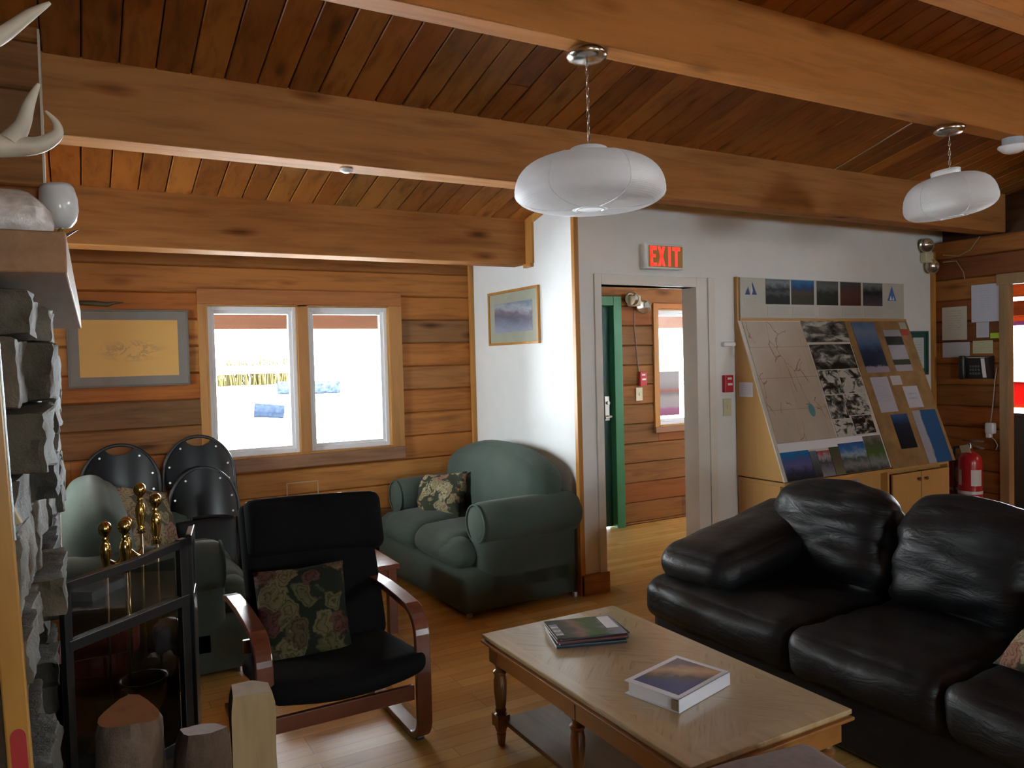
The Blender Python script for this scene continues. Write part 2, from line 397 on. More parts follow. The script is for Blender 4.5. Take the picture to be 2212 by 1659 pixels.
def logwall(name, mat, axis, p0, p1, z0, z1, face, back, holes=(), zoff=2.245, z_top=None, joint=.5):
    """front surface at coordinate 'face', core up to 'back'"""
    b = MB(); sg = 1 if back > face else -1
    for s0, s1, a, c_ in courses(b, p0, p1, z0, z1, 0, axis, holes, zoff=zoff):
        js = [s0, s1]
        if s1-s0 > 1.3 and random.random() < joint: js.insert(1, random.uniform(s0+.5, s1-.5))
        for q0, q1 in zip(js, js[1:]):
            rn = random.random()
            prof = [(0, a+.001), (0.012, a+.0005), (.012, c_-.0005), (0, c_-.001)]
            f0 = face; f1 = face+sg*.03
            ch = .010
            poly = [(f0, a+ch), (f0+sg*ch, a+.001), (f1, a+.001), (f1, c_-.001), (f0+sg*ch, c_-.001), (f0, c_-ch)]
            if axis == 'X': b.prism(poly, q0+.0008, q1-.0008, 'X', rnd=rn)
            else: b.prism([(p, q) for p, q in poly], q0+.0008, q1-.0008, 'Y', rnd=rn)
    # solid core with the holes left out
    def core(u0, u1, a, c_):
        lo, hi = sorted((face+sg*.028, back))
        if axis == 'X': b.box(u0, u1, lo, hi, a, c_, mat=1)
        else: b.box(lo, hi, u0, u1, a, c_, mat=1)
    xs = sorted(set([p0, p1]+[q for h_ in holes for q in h_[:2] if p0 < q < p1]))
    for u0, u1 in zip(xs, xs[1:]):
        zb = [(z0, z1)]
        for (h0, h1, hz0, hz1) in holes:
            if h0 <= u0+1e-6 and h1 >= u1-1e-6:
                nz = []
                for (s0, s1) in zb:
                    if s0 < hz0: nz.append((s0, min(hz0, s1)))
                    if hz1 < s1: nz.append((max(hz1, s0), s1))
                zb = nz
        for (s0, s1) in zb: core(u0, u1, s0, s1)
    o = b.build(name, [mat, DARKW]); bm = bmesh.new(); bm.from_mesh(o.data); bmesh.ops.recalc_face_normals(bm, faces=bm.faces); bm.to_mesh(o.data); bm.free()
    return struct(o)
DARKW = plain('wall_core', (.05,.03,.02), .9)
WZ = (.905, 1.985)
logwall('wall_back', LOG, 'X', -.95, XS, 0, 2.36, YB, 5.80, holes=[(.80, 2.13, WZ[0]-.01, WZ[1]+.0)], zoff=2.245)
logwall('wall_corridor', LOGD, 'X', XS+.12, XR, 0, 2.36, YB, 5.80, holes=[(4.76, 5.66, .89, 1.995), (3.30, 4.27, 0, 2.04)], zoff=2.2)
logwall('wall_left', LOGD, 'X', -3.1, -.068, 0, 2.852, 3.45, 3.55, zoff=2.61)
struct(MB().box(-.072, -.064, 3.448, 3.552, 0, 2.84).build('trim_wall_end', plain('pale_end_grain', (.55,.5,.42), .6)))
logwall('wall_alcove_side', LOGY, 'Y', 3.55, 5.68, 0, 2.83, -.82, -.95, holes=[(4.2, 5.0, 1.0, 2.0)])
b = MB()
for yy in (4.2, 4.58, 4.96): b.box(-.93, -.87, yy, yy+.04, 1.0, 2.0)
b.box(-.93, -.87, 4.2, 5.0, 1.0, 1.05); b.box(-.93, -.87, 4.2, 5.0, 1.95, 2.0); struct(b.build('window_6', VINYL))
# white partition walls
zt = zc(Y2)
struct(MB().prism([(Y2+.0, 0), (5.68, 0), (5.68, zc(5.68)+.02), (Y2, zt+.02)], XS, XS+.12, 'X').build('wall_alcove_white', WHITE))
b = MB(); b.box(XS+.12, 3.032, Y2, Y2+.12, 0, zt); b.box(3.852, XR+.2, Y2, Y2+.12, 0, zt); b.box(3.032, 3.852, Y2, Y2+.12, 2.03, zt)
struct(b.build('wall_exit_side', WHITE))
# right hand log wall with the open doorway, seen from the -X side
logwall('wall_right', LOGY, 'Y', -3.5, Y2, 0, 2.48, XR, XR+.05, holes=[(2.55, 3.525, 0, 2.06)], zoff=2.33)
struct(MB().prism([(2.0, 2.48), (Y2, 2.48), (Y2, zc(Y2)+.02), (2.0, zc(2.0)+.02)], XR+.16, XR+.2, 'X').build('wall_gap_shade_panel', wood('gap_shade_brown', [(.10,.04,.015)], 'Y', .6, .2)))  # panel added to block the sun; its dark colour stands for the shaded gap
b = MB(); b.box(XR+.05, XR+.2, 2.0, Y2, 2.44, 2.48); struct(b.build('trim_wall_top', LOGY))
b = MB()
for y0, y1 in ((3.524, 3.60), (2.45, 2.551)): b.box(XR-.02, XR+.055, y0, y1, 0, 2.06)
b.box(XR-.02, XR+.055, 2.45, 3.62, 2.06, 2.15)
struct(b.build('trim_doorway_right', wood('door_casing_wood', [(.36,.22,.10),(.33,.2,.09)], 'Z', .45, .1, grain=.35), bevel=.003))
struct(MB().box(XR-.03, XR, Y2-.035, Y2, 0, 2.40).build('trim_corner_right', TRIM, bevel=.002))
# outer walls behind the camera, with their daylight windows
def wall_holes(name, axis, p0, p1, z0, z1, f0, f1, holes, mat=WHITE):
    b = MB(); xs = sorted(set([p0, p1]+[q for h_ in holes for q in h_[:2]]))
    for u0, u1 in zip(xs, xs[1:]):
        zb = [(z0, z1)]
        for (h0, h1, a, c_) in holes:
            if h0 <= u0+1e-6 and h1 >= u1-1e-6:
                nz = []
                for (q0, q1) in zb:
                    if c_ <= q0 or a >= q1: nz.append((q0, q1)); continue
                    if q0 < a: nz.append((q0, a))
                    if c_ < q1: nz.append((c_, q1))
                zb = nz
        for s0, s1 in zb:
            if axis == 'X': b.box(u0, u1, f0, f1, s0, s1)
            else: b.box(f0, f1, u0, u1, s0, s1)
    return struct(b.build(name, mat))
PINE = wood('pine_lining', [(.42,.22,.09),(.36,.18,.07)], 'X', .55, .3)
wall_holes('wall_rear', 'X', -3.1, 9.9, 0, 4.6, -3.7, -3.5, [(.35, 1.05, 1.25, 1.95), (3.9, 4.7, 1.25, 1.95)], PINE)
wall_holes('wall_far_left', 'Y', -3.5, 3.45, 0, 4.6, -3.1, -3.0, [], PINE)
wall_holes('wall_next_room_end', 'Y', -3.5, 5.9, 0, 3.6, 9.5, 9.7, [(3.6, 5.2, 1.13, 1.85), (3.6, 5.2, 2.085, 2.13)], wood('next_room_boards', [(.62,.24,.06),(.56,.2,.05)], 'Y', .5, .2))
wall_holes('wall_next_room_back', 'X', XR, 9.7, 0, 3.0, YB, 5.9, [], PINE)
b = MB()
for y0 in (3.6, 3.98, 4.36, 4.74, 5.12): b.box(9.52, 9.58, y0, y0+.045, 1.13, 1.85)
b.box(9.52, 9.58, 3.6, 5.2, 1.80, 1.85); 
struct(b.build('window_3', plain('blue_window_bars', (.16,.10,.72), .4)))
struct(MB().box(9.44, 9.5, 3.3, 5.5, 1.91, 2.07).build('trim_next_room_ledge', wood('brown_ledge', [(.22,.09,.03)], 'Y', .5, .2)))
for nm, x0, x1 in (('window_4', .35, 1.05), ('window_5', 3.9, 4.7)):
    b = MB(); k = 1
    for i in range(k+1):
        xx = x0+(x1-x0)*i/k; b.box(xx-.025, xx+.025, -3.66, -3.54, 1.25, 1.95)
    b.box(x0, x1, -3.66, -3.54, 1.25, 1.28); b.box(x0, x1, -3.66, -3.54, 1.92, 1.95); struct(b.build(nm, VINYL))
# beams
def beam(n, x0, x1, yf, yr, zb, mat=BEAM, h=None):
    zf, zr = zc(yf)+.01, zc(yr)+.01
    o = MB().prism([(yf, zb), (yr, zb), (yr, zr), (yf, zf)], x0, x1, 'X').build('beam_%d' % n, mat, bevel=.006)
    return struct(o)
beam(1, -.95, XS, 4.78, 4.97, 2.226)
beam(2, -2.9, XR+.12, 3.616, 3.78, 2.497)
BEAMN = wood('beam_timber_golden', [(.52,.21,.05),(.48,.19,.045)], 'X', .65, .5, grain=.32, spec=.15)
beam(3, -2.9, 9.4, 2.478, 2.592, 2.762, BEAMN)
beam(4, -2.9, 9.4, 1.80, 1.908, 2.923, BEAMN)
beam(5, -2.9, 9.4, .6, .75, 3.18, BEAMN)
# trims on the white walls
struct(MB().box(XS-.022, XS+.014, Y2-.014, Y2+.022, 0, zt).build('trim_corner_post', TRIM, bevel=.003))
struct(MB().box(XS-.036, XS, 5.645, 5.68, 0, 2.32).build('trim_corner_back', TRIM, bevel=.003))
b = MB(); b.box(XS-.02, XS, 4.69, 4.78, 2.226, 2.56); b.box(XS-.03, XS, 4.70, 4.8, 2.20, 2.226)
struct(b.build('trim_beam_end', TRIM, bevel=.003))
b = MB(); b.prism([(4.775, zc(4.775)-.05), (Y2-.2, zc(Y2-.2)-.05), (Y2-.2, zc(Y2-.2)), (4.775, zc(4.775))], XS-.015, XS, 'X')
struct(b.build('trim_ceiling_edge', TRIM))
b = MB(); b.box(XS-.018, 3.05, Y2-.02, Y2, 0, .135); b.box(XS-.018, XS, Y2-.02, 5.68, 0, .135)
struct(b.build('baseboard_exit', wood('base_wood', [(.52,.27,.10)], 'X', .45, .1), bevel=.003))
b = MB(); b.box(2.978, 3.034, Y2-.014, Y2+.13, 0, 2.10); b.box(3.86, 4.035, Y2-.014, Y2, 0, 2.10); b.box(3.85, 3.872, Y2-.02, Y2+.13, 0, 2.03)
b.box(3.034, 3.86, Y2-.014, Y2+.13, 2.03, 2.10); b.box(3.96, 4.0, Y2-.026, Y2-.01, 0, 2.10)
struct(b.build('trim_exit_doorway', TRIMW, bevel=.003))
# windows
def window(name, x0, x1, z0, z1, splits, parent_y, casing, depth=.2, wtrim=.065, style=TRIM):
    w_ = bpy.data.objects.new(name, None); C.objects.link(w_); w_.location = ((x0+x1)/2, YB, z0); struct(w_)
    M = T(-(x0+x1)/2, -YB, -z0); c0, c1, cz0, cz1 = casing
    b = MB(); b.box(c0, c1, YB-.022, YB, z1, cz1, M=M); b.box(c0, c1, YB-.03, YB, cz0, z0, M=M, mat=1)
    b.build('window_casing', [TRIMX, wood(name+'_sill_wood', [(.34,.17,.09)], 'X', .5, .2)], w_, bevel=.003)
    b = MB(); b.box(c0, x0, YB-.022, YB, z0, z1, M=M); b.box(x1, c1, YB-.022, YB, z0, z1, M=M)
    b.box(x0-.001, x0+.012, YB-.02, YB+.1, z0, z1, M=M); b.box(x1-.012, x1+.001, YB-.02, YB+.1, z0, z1, M=M)
    b.box(x0, x1, YB-.018, YB+.1, z1-.012, z1, M=M); b.box(x0, x1, YB-.028, YB+.1, z0, z0+.012, M=M)
    for (s0, s1) in splits: b.box(s0, s1, YB-.018, YB+.11, z0, z1, M=M)
    b.build('window_jamb', TRIM, w_, bevel=.002)
    edges = [x0+.012]+[q for s in splits for q in s]+[x1-.012]
    for a, c_ in zip(edges[::2], edges[1::2]):
        b = MB()
        for t, yy in ((.03, YB+.02), (.052, YB+.04)):
            za, zb = z0+.012, z1-.012
            b.box(a, a+t, yy, yy+.045, za, zb, M=M); b.box(c_-t, c_, yy, yy+.045, za, zb, M=M)
            b.box(a+t, c_-t, yy, yy+.045, za, za+t, M=M); b.box(a+t, c_-t, yy, yy+.045, zb-t, zb, M=M)
        b.build('window_sash', VINYL, w_, bevel=.003)
        MB().box(a+.05, c_-.05, YB+.058, YB+.062, z0+.06, z1-.06, M=M).build('window_pane', GLASS, w_)
    return w_
window('window_1', .80, 2.13, .905, 1.985, [(1.423, 1.50)], YB, (.75, 2.222, .813, 2.09))
window('window_2', 4.76, 5.66, .89, 1.995, [], YB, (4.71, 5.72, .835, 2.044))
struct(MB().box(5.66, 5.72, YB-.022, YB, .89, 1.995).build('trim_window_end', TRIM))
# green exit door in the corridor
GREEN = plain('green_door_paint', (.035,.19,.085), .45); DGREEN = plain('dark_green_paint', (.01,.055,.038), .4)
d = bpy.data.objects.new('door_1', None); C.objects.link(d); d.location = (3.8, YB, 0); struct(d); M = T(-3.8, -YB, 0)
b = MB(); b.box(4.245, 4.335, YB-.03, YB+.1, 0, 2.10, M=M); b.box(3.24, 3.33, YB-.03, YB+.1, 0, 2.10, M=M); b.box(3.33, 4.245, YB-.03, YB+.1, 2.015, 2.10, M=M)
b.build('door_frame', GREEN, d, bevel=.004)
b = MB(); b.box(3.33, 4.245, YB+.04, YB+.085, .01, 2.015, M=M)
for z0_, z1_ in ((.2, .9), (1.1, 1.85)):
    for x0_, x1_ in ((3.42, 3.74), (3.83, 4.15)): b.box(x0_, x1_, YB+.034, YB+.05, z0_, z1_, M=M)
b.build('door_leaf', DGREEN, d, bevel=.004)
b = MB(); b.box(4.165, 4.215, YB+.02, YB+.045, .98, 1.20, M=M); b.tube([(4.19, YB+.02, 1.02), (4.19, YB-.04, 1.02), (4.12, YB-.045, 1.01)], .009, M=M)
b.tube([(4.19, YB+.03, 1.14), (4.19, YB-.005, 1.14)], .016, M=M); b.build('door_handle', STEEL, d, bevel=.002)
# outside: snow ground, porch beam, railing, logs and brush
SNOW = plain('snow', (.86,.89,.93), .7, var=.02)
def snow_z(X_, Y_): return -.75+.055*(Y_-5.95)+.35*mnoise.noise(Vector((X_*.35, Y_*.35, 0)))*min(1, (Y_-5.9)*.5)
def snow_ground():
    b = MB(); n = 30; vs = []; fs = []
    for i in range(n+1):
        for j in range(n+1):
            X_ = -14+34*i/n; Y_ = 5.95+30*(j/n)**1.5
            Z_ = snow_z(X_, Y_)
            vs.append((X_, Y_, Z_))
    for i in range(n):
        for j in range(n): a = i*(n+1)+j; fs.append((a, a+n+1, a+n+2, a+1))
    b.add(vs, fs); o = b.build('ground_snow', SNOW, smooth=True, weld=False); return struct(o)
snow_ground()
b = MB(); 
for (x0, x1, y0, y1) in ((-14, 20, -16, -3.9), (-14, -3.4, -3.9, 5.95), (10.2, 20, -3.9, 5.95)): b.box(x0, x1, y0, y1, -.55, -.4)
struct(b.build('ground_snow_around', SNOW))
struct(MB().box(-2, 9, 7.6, 7.75, 1.90, 2.30).build('beam_porch', wood('porch_beam_wood', [(.075,.026,.010)], 'X', .6, .8, grain=.3), bevel=.004))
struct(MB().box(-2, 9, 5.82, 8.0, 2.30, 2.40).build('roof_porch', plain('porch_soffit', (.12,.06,.03), .7)))
t = thing('porch_railing', 'snow-dusted porch railing seen through the two-pane window', 'railing', (1.6, 7.7, -.3)); M = T(-1.6, -7.7, .3)
RAILM = plain('weathered_rail', (.42,.42,.42), .7)
MB().box(-1.5, 3.0, 7.66, 7.72, 1.48, 1.56, M=M).build('rail', plain('snowy_rail', (.8,.82,.85), .7), t)
for xx in (-1.2, .92, 3.0): MB().box(xx, xx+.09, 7.65, 7.73, -.3, 2.3, M=M).build('rail_post', plain('snowy_post%d' % int(xx*10+20), (.8,.8,.82), .7), t)
def log_(name, label, p, q, r, mat):
    o = thing(name, label, 'log', p); MB().tube([Vector((0,0,0)), Vector(q)-Vector(p)], r, 12).build('trunk', mat, o); return o
GREYB = plain('grey_bark', (.008,.011,.018), .9, spec=0, var=.3)
log_('fallen_log', 'dark log on the snow field, seen low through the first pane of the two-pane window', (4.2, 21.6, snow_z(4.2, 21.6)+.17), (4.95, 21.5, snow_z(4.95, 21.5)+.17), .20, GREYB)
log_('fallen_log', 'pale blue-grey log far out on the snow behind the window mullion', (6.4, 28.6, snow_z(6.4, 28.6)+.2), (8.6, 28.4, snow_z(8.6, 28.4)+.2), .25, plain('frosty_bark', (.016,.021,.028), .9, spec=0, var=.5))
def boulder(label, x, y, r):
    b = MB(); b.rbox((0, 0, 0), (r*1.6, r, r*.6), r*.4, 7, fn=lambda q: Vector(q)*(1+.4*mnoise.noise(Vector(q)*2+Vector((x, 0, 0))))); o = b.build('snowy_rock', GREYB, smooth=True); o.location = (x, y, snow_z(x, y)+r*.3); tag(o, label, 'rock')
boulder('small dark rock in the snow under the fallen log outside the window', 2.9, 14.6, .16)
boulder('grey rock in the snow at the foot of the first window pane', 2.05, 12.6, .14)
def brush(name, label, c, sx, sz, n, mat):
    b = MB(); rr = random.Random(5)
    for i in range(n):
        x_ = c[0]+rr.uniform(-sx, sx); z_ = c[2]; h_ = sz*rr.uniform(.5, 1); y_ = c[1]+rr.uniform(-.4, .4)
        b.tube([(x_, y_, z_), (x_+rr.uniform(-.1, .1), y_, z_+h_*.6), (x_+rr.uniform(-.2, .2), y_+.05, z_+h_)], [.03, .02, .01], 4, caps=False)
    o = b.build(name, mat); return tag(o, label, 'bush')
brush('leafless_brush', 'pale yellow leafless brush beyond the porch railing', (6.6, 34, .75), 1.4, 1.3, 200, plain('dry_twigs', (.03,.025,.011), .9, spec=0, var=.2))

b = MB()
for (x0, x1, z0, z1) in ((1.307, 1.317, .575, .705), (1.307, 1.54, .695, .703), (1.532, 1.54, .58, .70)): b.box(x0, x1, YB-.0025, YB+.001, z0, z1)
o = b.build('tape_outline', plain('old_tape', (.55,.42,.28), .6)); tag(o, 'pale outline of old tape on the log wall below the two-pane window', 'tape')
# ================================================================ furniture
# ---- black leather sofa
def leather():
    m, nt, b = newmat('black_leather'); v = coords(nt)
    f = noise_n(nt, v, 5, 4); f2 = noise_n(nt, v, 90, 3, .7)
    nt.links.new(ramp(nt, f, [(.3, (.008,.008,.009)), (.7, (.018,.018,.02))]), b.inputs['Base Color'])
    r_ = ramp(nt, noise_n(nt, v, 7, 4), [(.3, (.36,.36,.36)), (.7, (.5,.5,.5))]); s_ = nt.nodes.new('ShaderNodeSeparateColor'); nt.links.new(r_, s_.inputs[0]); nt.links.new(s_.outputs[0], b.inputs['Roughness'])
    b.inputs['Specular IOR Level'].default_value = .35
    h = math_n(nt, 'ADD', math_n(nt, 'MULTIPLY', f2, .12), noise_n(nt, coords(nt, (2.2, 2.2, 7)), 3.0, 5, .6, 1.2))
    bump(nt, b, h, .28, .02); return m
LEA = leather()
t = thing('black_sofa', 'long black leather three-seat sofa with plump cushions beside the low wooden table', 'sofa', (2.9, 1.85, 0)); M = T(-2.9, -1.85, 0)
b = MB(); b.rbox((2.95, 1.83, .175), (.46, 1.225, .15), .05, 18, M=M, wr=.008, wf=4)
b.rbox((3.42, 1.78, .42), (.10, 1.25, .34), .07, 12, M=M)
b.build('base', LEA, t, smooth=True)
for yy in (.7, 2.9):
    for xx in (2.66, 3.36): MB().lathe([(.0, .0), (.028, 0), (.034, .05), (0, .05)], (xx, yy, 0), 12, M=M).build('foot', BLACKM, t)
def pull(cx, cy, k):   # leather gathered at the corners
    return None
for i, (y0, y1) in enumerate(((2.175, 3.07), (1.535, 2.17), (.86, 1.53))):
    b = MB(); cy, hy = (y0+y1)/2, (y1-y0)/2
    b.rbox((2.80, cy, .350), (.355, hy+.008, .108), .075, 22, bulge=(.03, .0, .018), M=M, wr=.012, wf=5, seed=i*3.1, aniso=(1.5, 1.2, .6))
    b.build('seat_cushion', LEA, t, smooth=True)
for i, (y0, y1) in enumerate(((2.19, 2.90), (1.545, 2.185), (.90, 1.54))):
    b = MB(); cy, hy = (y0+y1)/2, (y1-y0)/2
    def slump(q, hy=hy):
        q = Vector(q); k = (abs(q.y)/hy)
        q.z -= .035*k**3 if q.z > 0 else 0; return q
    b.rbox((0, 0, 0), (.12, hy, .25), .115, 24, bulge=(.07, 0, .02), wr=.03, wf=4.2, seed=7+i*4.7, aniso=(.8, .9, 2.4), fn=slump,
           M=M @ T(3.235, cy, .645) @ R(16, 'Y'))
    b.build('back_cushion', LEA, t, smooth=True)
for sgn, y0 in ((1, 2.83), (-1, .80)):
    b = MB()
    def slope(q): return Vector((q.x, q.y, q.z+.17*max(0, (q.x+.42)/.85)**1.2))
    b.rbox((2.95, y0, .515), (.42, .235, .09), .09, 20, bulge=(.02, .01, .03), M=M, wr=.012, wf=4, seed=3*sgn, fn=slope)
    b.build('armrest', LEA, t, smooth=True)
FLOR = floral('tapestry_flowers', (.05,.055,.038), (.26,.22,.12), (.46,.39,.25), (.36,.17,.13), 10)
FLORD = floral('tapestry_flowers_dark', (.014,.017,.011), (.07,.068,.032), (.14,.115,.06), (.09,.035,.032), 9)
t = thing('throw_pillow', 'floral tapestry pillow on the black leather sofa', 'pillow', (2.83, 1.27, .585), rot=(math.radians(-6), math.radians(-24), math.radians(-4)))
MB().pillow(.40, .40, .14, seed=4).build('cushion', FLOR, t, smooth=True)

# ---- green sofas
GREENF = fabric('sage_green_upholstery', (.055,.078,.066), (.085,.112,.094), 300, bstr=.4, big=.35)
def green_sofa(loc, rz, label):
    t = thing('green_loveseat', label, 'sofa', loc, rz)
    b = MB(); b.rbox((.0, 0, .155), (.42, .70, .135), .05, 14, bulge=(.01, 0, 0)); b.build('base', GREENF, t, smooth=True)
    for xx, yy in ((.40, .66), (.40, -.68), (-.36, .64), (-.36, -.64)): MB().tube([(xx, yy, 0), (xx, yy, .03)], .02, 8).build('castor', STEEL, t)
    for sg in (-1, 1):
        b = MB()
        def tee(q, sg=sg):
            q = Vector(q)
            return q
        b.rbox((-.10, sg*.262, .375), (.34, .262, .095), .085, 18, bulge=(.025, .0, .03), seed=sg*2, wr=.004, wf=4)
        b.rbox((-.345, sg*.47, .365), (.095, .16, .085), .08, 12, bulge=(.015, .01, .01))
        b.build('seat_cushion', GREENF, t, smooth=True)
    for sg in (-1, 1):
        b = MB()
        b.rbox((.06, sg*.615, .30), (.36, .085, .26), .06, 12)
        rp = [(0, -.335), (.08, -.333), (.115, -.32), (.128, -.295), (.133, -.18), (.134, .2), (.130, .38), (.11, .405), (0, .41)]
        b.lathe([(r_, z) for r_, z in rp], n=24, M=T(.035, sg*.62, .553) @ R(90, 'Y'))
        b.build('armrest', GREENF, t, smooth=True)
        b = MB(); b.tube([(.035-.327, sg*.62+.117*math.cos(a), .553+.117*math.sin(a)) for a in [k*math.pi/12 for k in range(25)]], .006, 6); b.build('piping', GREENF, t, smooth=True)
    b = MB()
    def hump(q):
        q = Vector(q); y = q.y/.64
        if q.z > 0: q.z += .04*math.cos(y*math.pi/2)-.075*abs(y)**3
        return q
    b.rbox((0, 0, 0), (.13, .655, .31), .115, 22, bulge=(.04, 0, .02), fn=hump, M=T(.238, 0, .605) @ R(10, 'Y'), wr=.006, wf=3)
    b.build('backrest', GREENF, t, smooth=True)
    return t
green_sofa((2.375, 4.87, 0), math.radians(2), 'green upholstered loveseat against the white wall under the small tilted picture')
green_sofa((.325, 4.77, 0), math.radians(180), 'green upholstered loveseat in front of the folding chairs by the stone fireplace')
t = thing('throw_pillow', 'floral tapestry pillow slumped in the corner of the loveseat by the white wall', 'pillow', (2.28, 5.13, .585), rot=(math.radians(62), math.radians(-8), math.radians(-62)))
MB().pillow(.40, .34, .17, seed=9, lump=.05).build('cushion', FLOR, t, smooth=True)
t = thing('throw_pillow', 'floral tapestry pillow on the loveseat behind the brass fire tools', 'pillow', (.29, 4.88, .665), rot=(math.radians(58), math.radians(16), math.radians(36)))
MB().pillow(.54, .50, .13, seed=2, lump=.02).build('cushion', floral('tapestry_flowers_pale', (.10,.10,.07), (.30,.27,.17), (.46,.40,.28), (.36,.22,.18), 8), t, smooth=True)

# ---- bentwood armchair
CHW = wood('cherry_bentwood', [(.17,.055,.03),(.15,.045,.025)], 'Y', .28, 0, grain=.25, coat=.5)
CHWX = wood('cherry_rail', [(.17,.055,.03)], 'X', .32, 0, grain=.25, coat=.3)
BLKF = fabric('black_cotton', (.004,.004,.0045), (.008,.008,.009), 250, bstr=.3, sheen=0)
t = thing('bentwood_armchair', 'black cushioned armchair with bent cherry wood arms facing the low table', 'armchair', (.885, 3.2, 0)); M = T(-.885, -3.2, 0)
def ribbon(b, pts, x0, x1, th, M=None, mat=0):
    pts = [Vector((0, p[0], p[1])) for p in pts]; k = len(pts); vs = []; rn = random.random()
    for i, p in enumerate(pts):
        t_ = (pts[min(i+1, k-1)]-pts[max(i-1, 0)]).normalized(); nn = Vector((1, 0, 0)).cross(t_)
        for x_, s_ in ((x0, -1), (x1, -1), (x1, 1), (x0, 1)): q = p+nn*th/2*s_; vs.append((x_, q.y, q.z))
    fs = [(i*4+j, i*4+(j+1) % 4, i*4+4+(j+1) % 4, i*4+4+j) for i in range(k-1) for j in range(4)]+[(3,2,1,0), tuple(range(4*k-4, 4*k))]
    b.add(vs, fs, mat, rn, M)
def arc(cy, cz, r, a0, a1, n=8): return [(cy+r*math.cos(math.radians(a0+(a1-a0)*i/n)), cz+r*math.sin(math.radians(a0+(a1-a0)*i/n))) for i in range(n+1)]
armp = [(3.66, .03), (3.3, .022)]+arc(2.985, .105, .085, 270, 180)+[(2.9, .30), (2.903, .40)]+arc(3.02, .43, .117, 180, 100, 8)+[(3.12, .553), (3.3, .56), (3.5, .553), (3.60, .535)]
for x0 in (.535, 1.155):
    b = MB(); ribbon(b, armp, x0, x0+.062, .026, M); o = b.build('arm_frame', CHW, t, bevel=.004)
b = MB(); b.box(.597, 1.155, 2.918, 2.940, .185, .245, M=M); b.build('front_rail', CHWX, t, bevel=.003)
b = MB(); b.box(.597, 1.155, 3.50, 3.52, .30, .36, M=M); b.build('rear_rail', CHWX, t, bevel=.003)
seatp = [(2.93, .300), (3.05, .285), (3.2, .262), (3.32, .262), (3.40, .31), (3.46, .42), (3.55, .62), (3.63, .80), (3.68, .93)]
for x0 in (.66, 1.06):
    b = MB(); ribbon(b, seatp, x0, x0+.05, .022, M); b.build('seat_frame', CHW, t, bevel=.003)
b = MB(); b.rbox((0, 0, 0), (.315, .27, .045), .04, 18, bulge=(0, .01, .02), M=M @ T(.885, 3.13, .325) @ R(-7, 'X'), wr=.006, wf=6,
     fn=lambda q: Vector((q.x, q.y, q.z-.035*(1-(q.x/.315)**2)*(.5-q.y/.54)))); b.build('seat_cushion', BLKF, t, smooth=True)
b = MB(); b.rbox((0, 0, 0), (.30, .038, .33), .036, 18, bulge=(0, .015, 0), M=M @ T(.912, 3.505, .62) @ R(-20, 'X'), wr=.004); b.build('back_cushion', BLKF, t, smooth=True)
b = MB(); b.rbox((0, 0, 0), (.315, .052, .135), .045, 16, bulge=(0, .02, .005), M=M @ T(.945, 3.56, .815) @ R(-17, 'X') @ R(2, 'Y'), wr=.004); b.build('headrest', BLKF, t, smooth=True)
for x0 in (.566, 1.186):
    for yy in (2.965, 3.6): MB().rbox((x0, yy, .008), (.016, .02, .008), .004, 3, M=M).build('glide', BLACKM, t)
t = thing('throw_pillow', 'dark floral tapestry pillow standing in the black cushioned armchair', 'pillow', (.80, 3.245, .515), rot=(math.radians(70), 0, math.radians(-3)))
MB().pillow(.375, .39, .12, seed=6).build('cushion', FLORD, t, smooth=True)

# ---- dark side table behind the armchair
SIDEW = wood('dark_cherry_top', [(.20,.07,.045)], 'X', .22, 0, grain=.2, coat=.6)
t = thing('side_table', 'dark reddish wooden side table behind the bentwood armchair', 'table', (1.25, 4.38, 0)); M = T(-1.25, -4.38, 0)
MB().box(.90, 1.585, 4.17, 4.60, .375, .405, M=M).build('tabletop', SIDEW, t, bevel=.004)
b = MB(); b.box(.93, 1.555, 4.2, 4.22, .30, .375, M=M); b.box(1.535, 1.555, 4.2, 4.57, .30, .375, M=M); b.box(.93, .95, 4.2, 4.57, .3, .375, M=M); b.build('apron', SIDEW, t)
for xx, yy in ((.92, 4.19), (1.52, 4.19), (.92, 4.53), (1.52, 4.53)): MB().box(xx, xx+.05, yy, yy+.05, 0, .375, M=M).build('leg', SIDEW, t, bevel=.003)

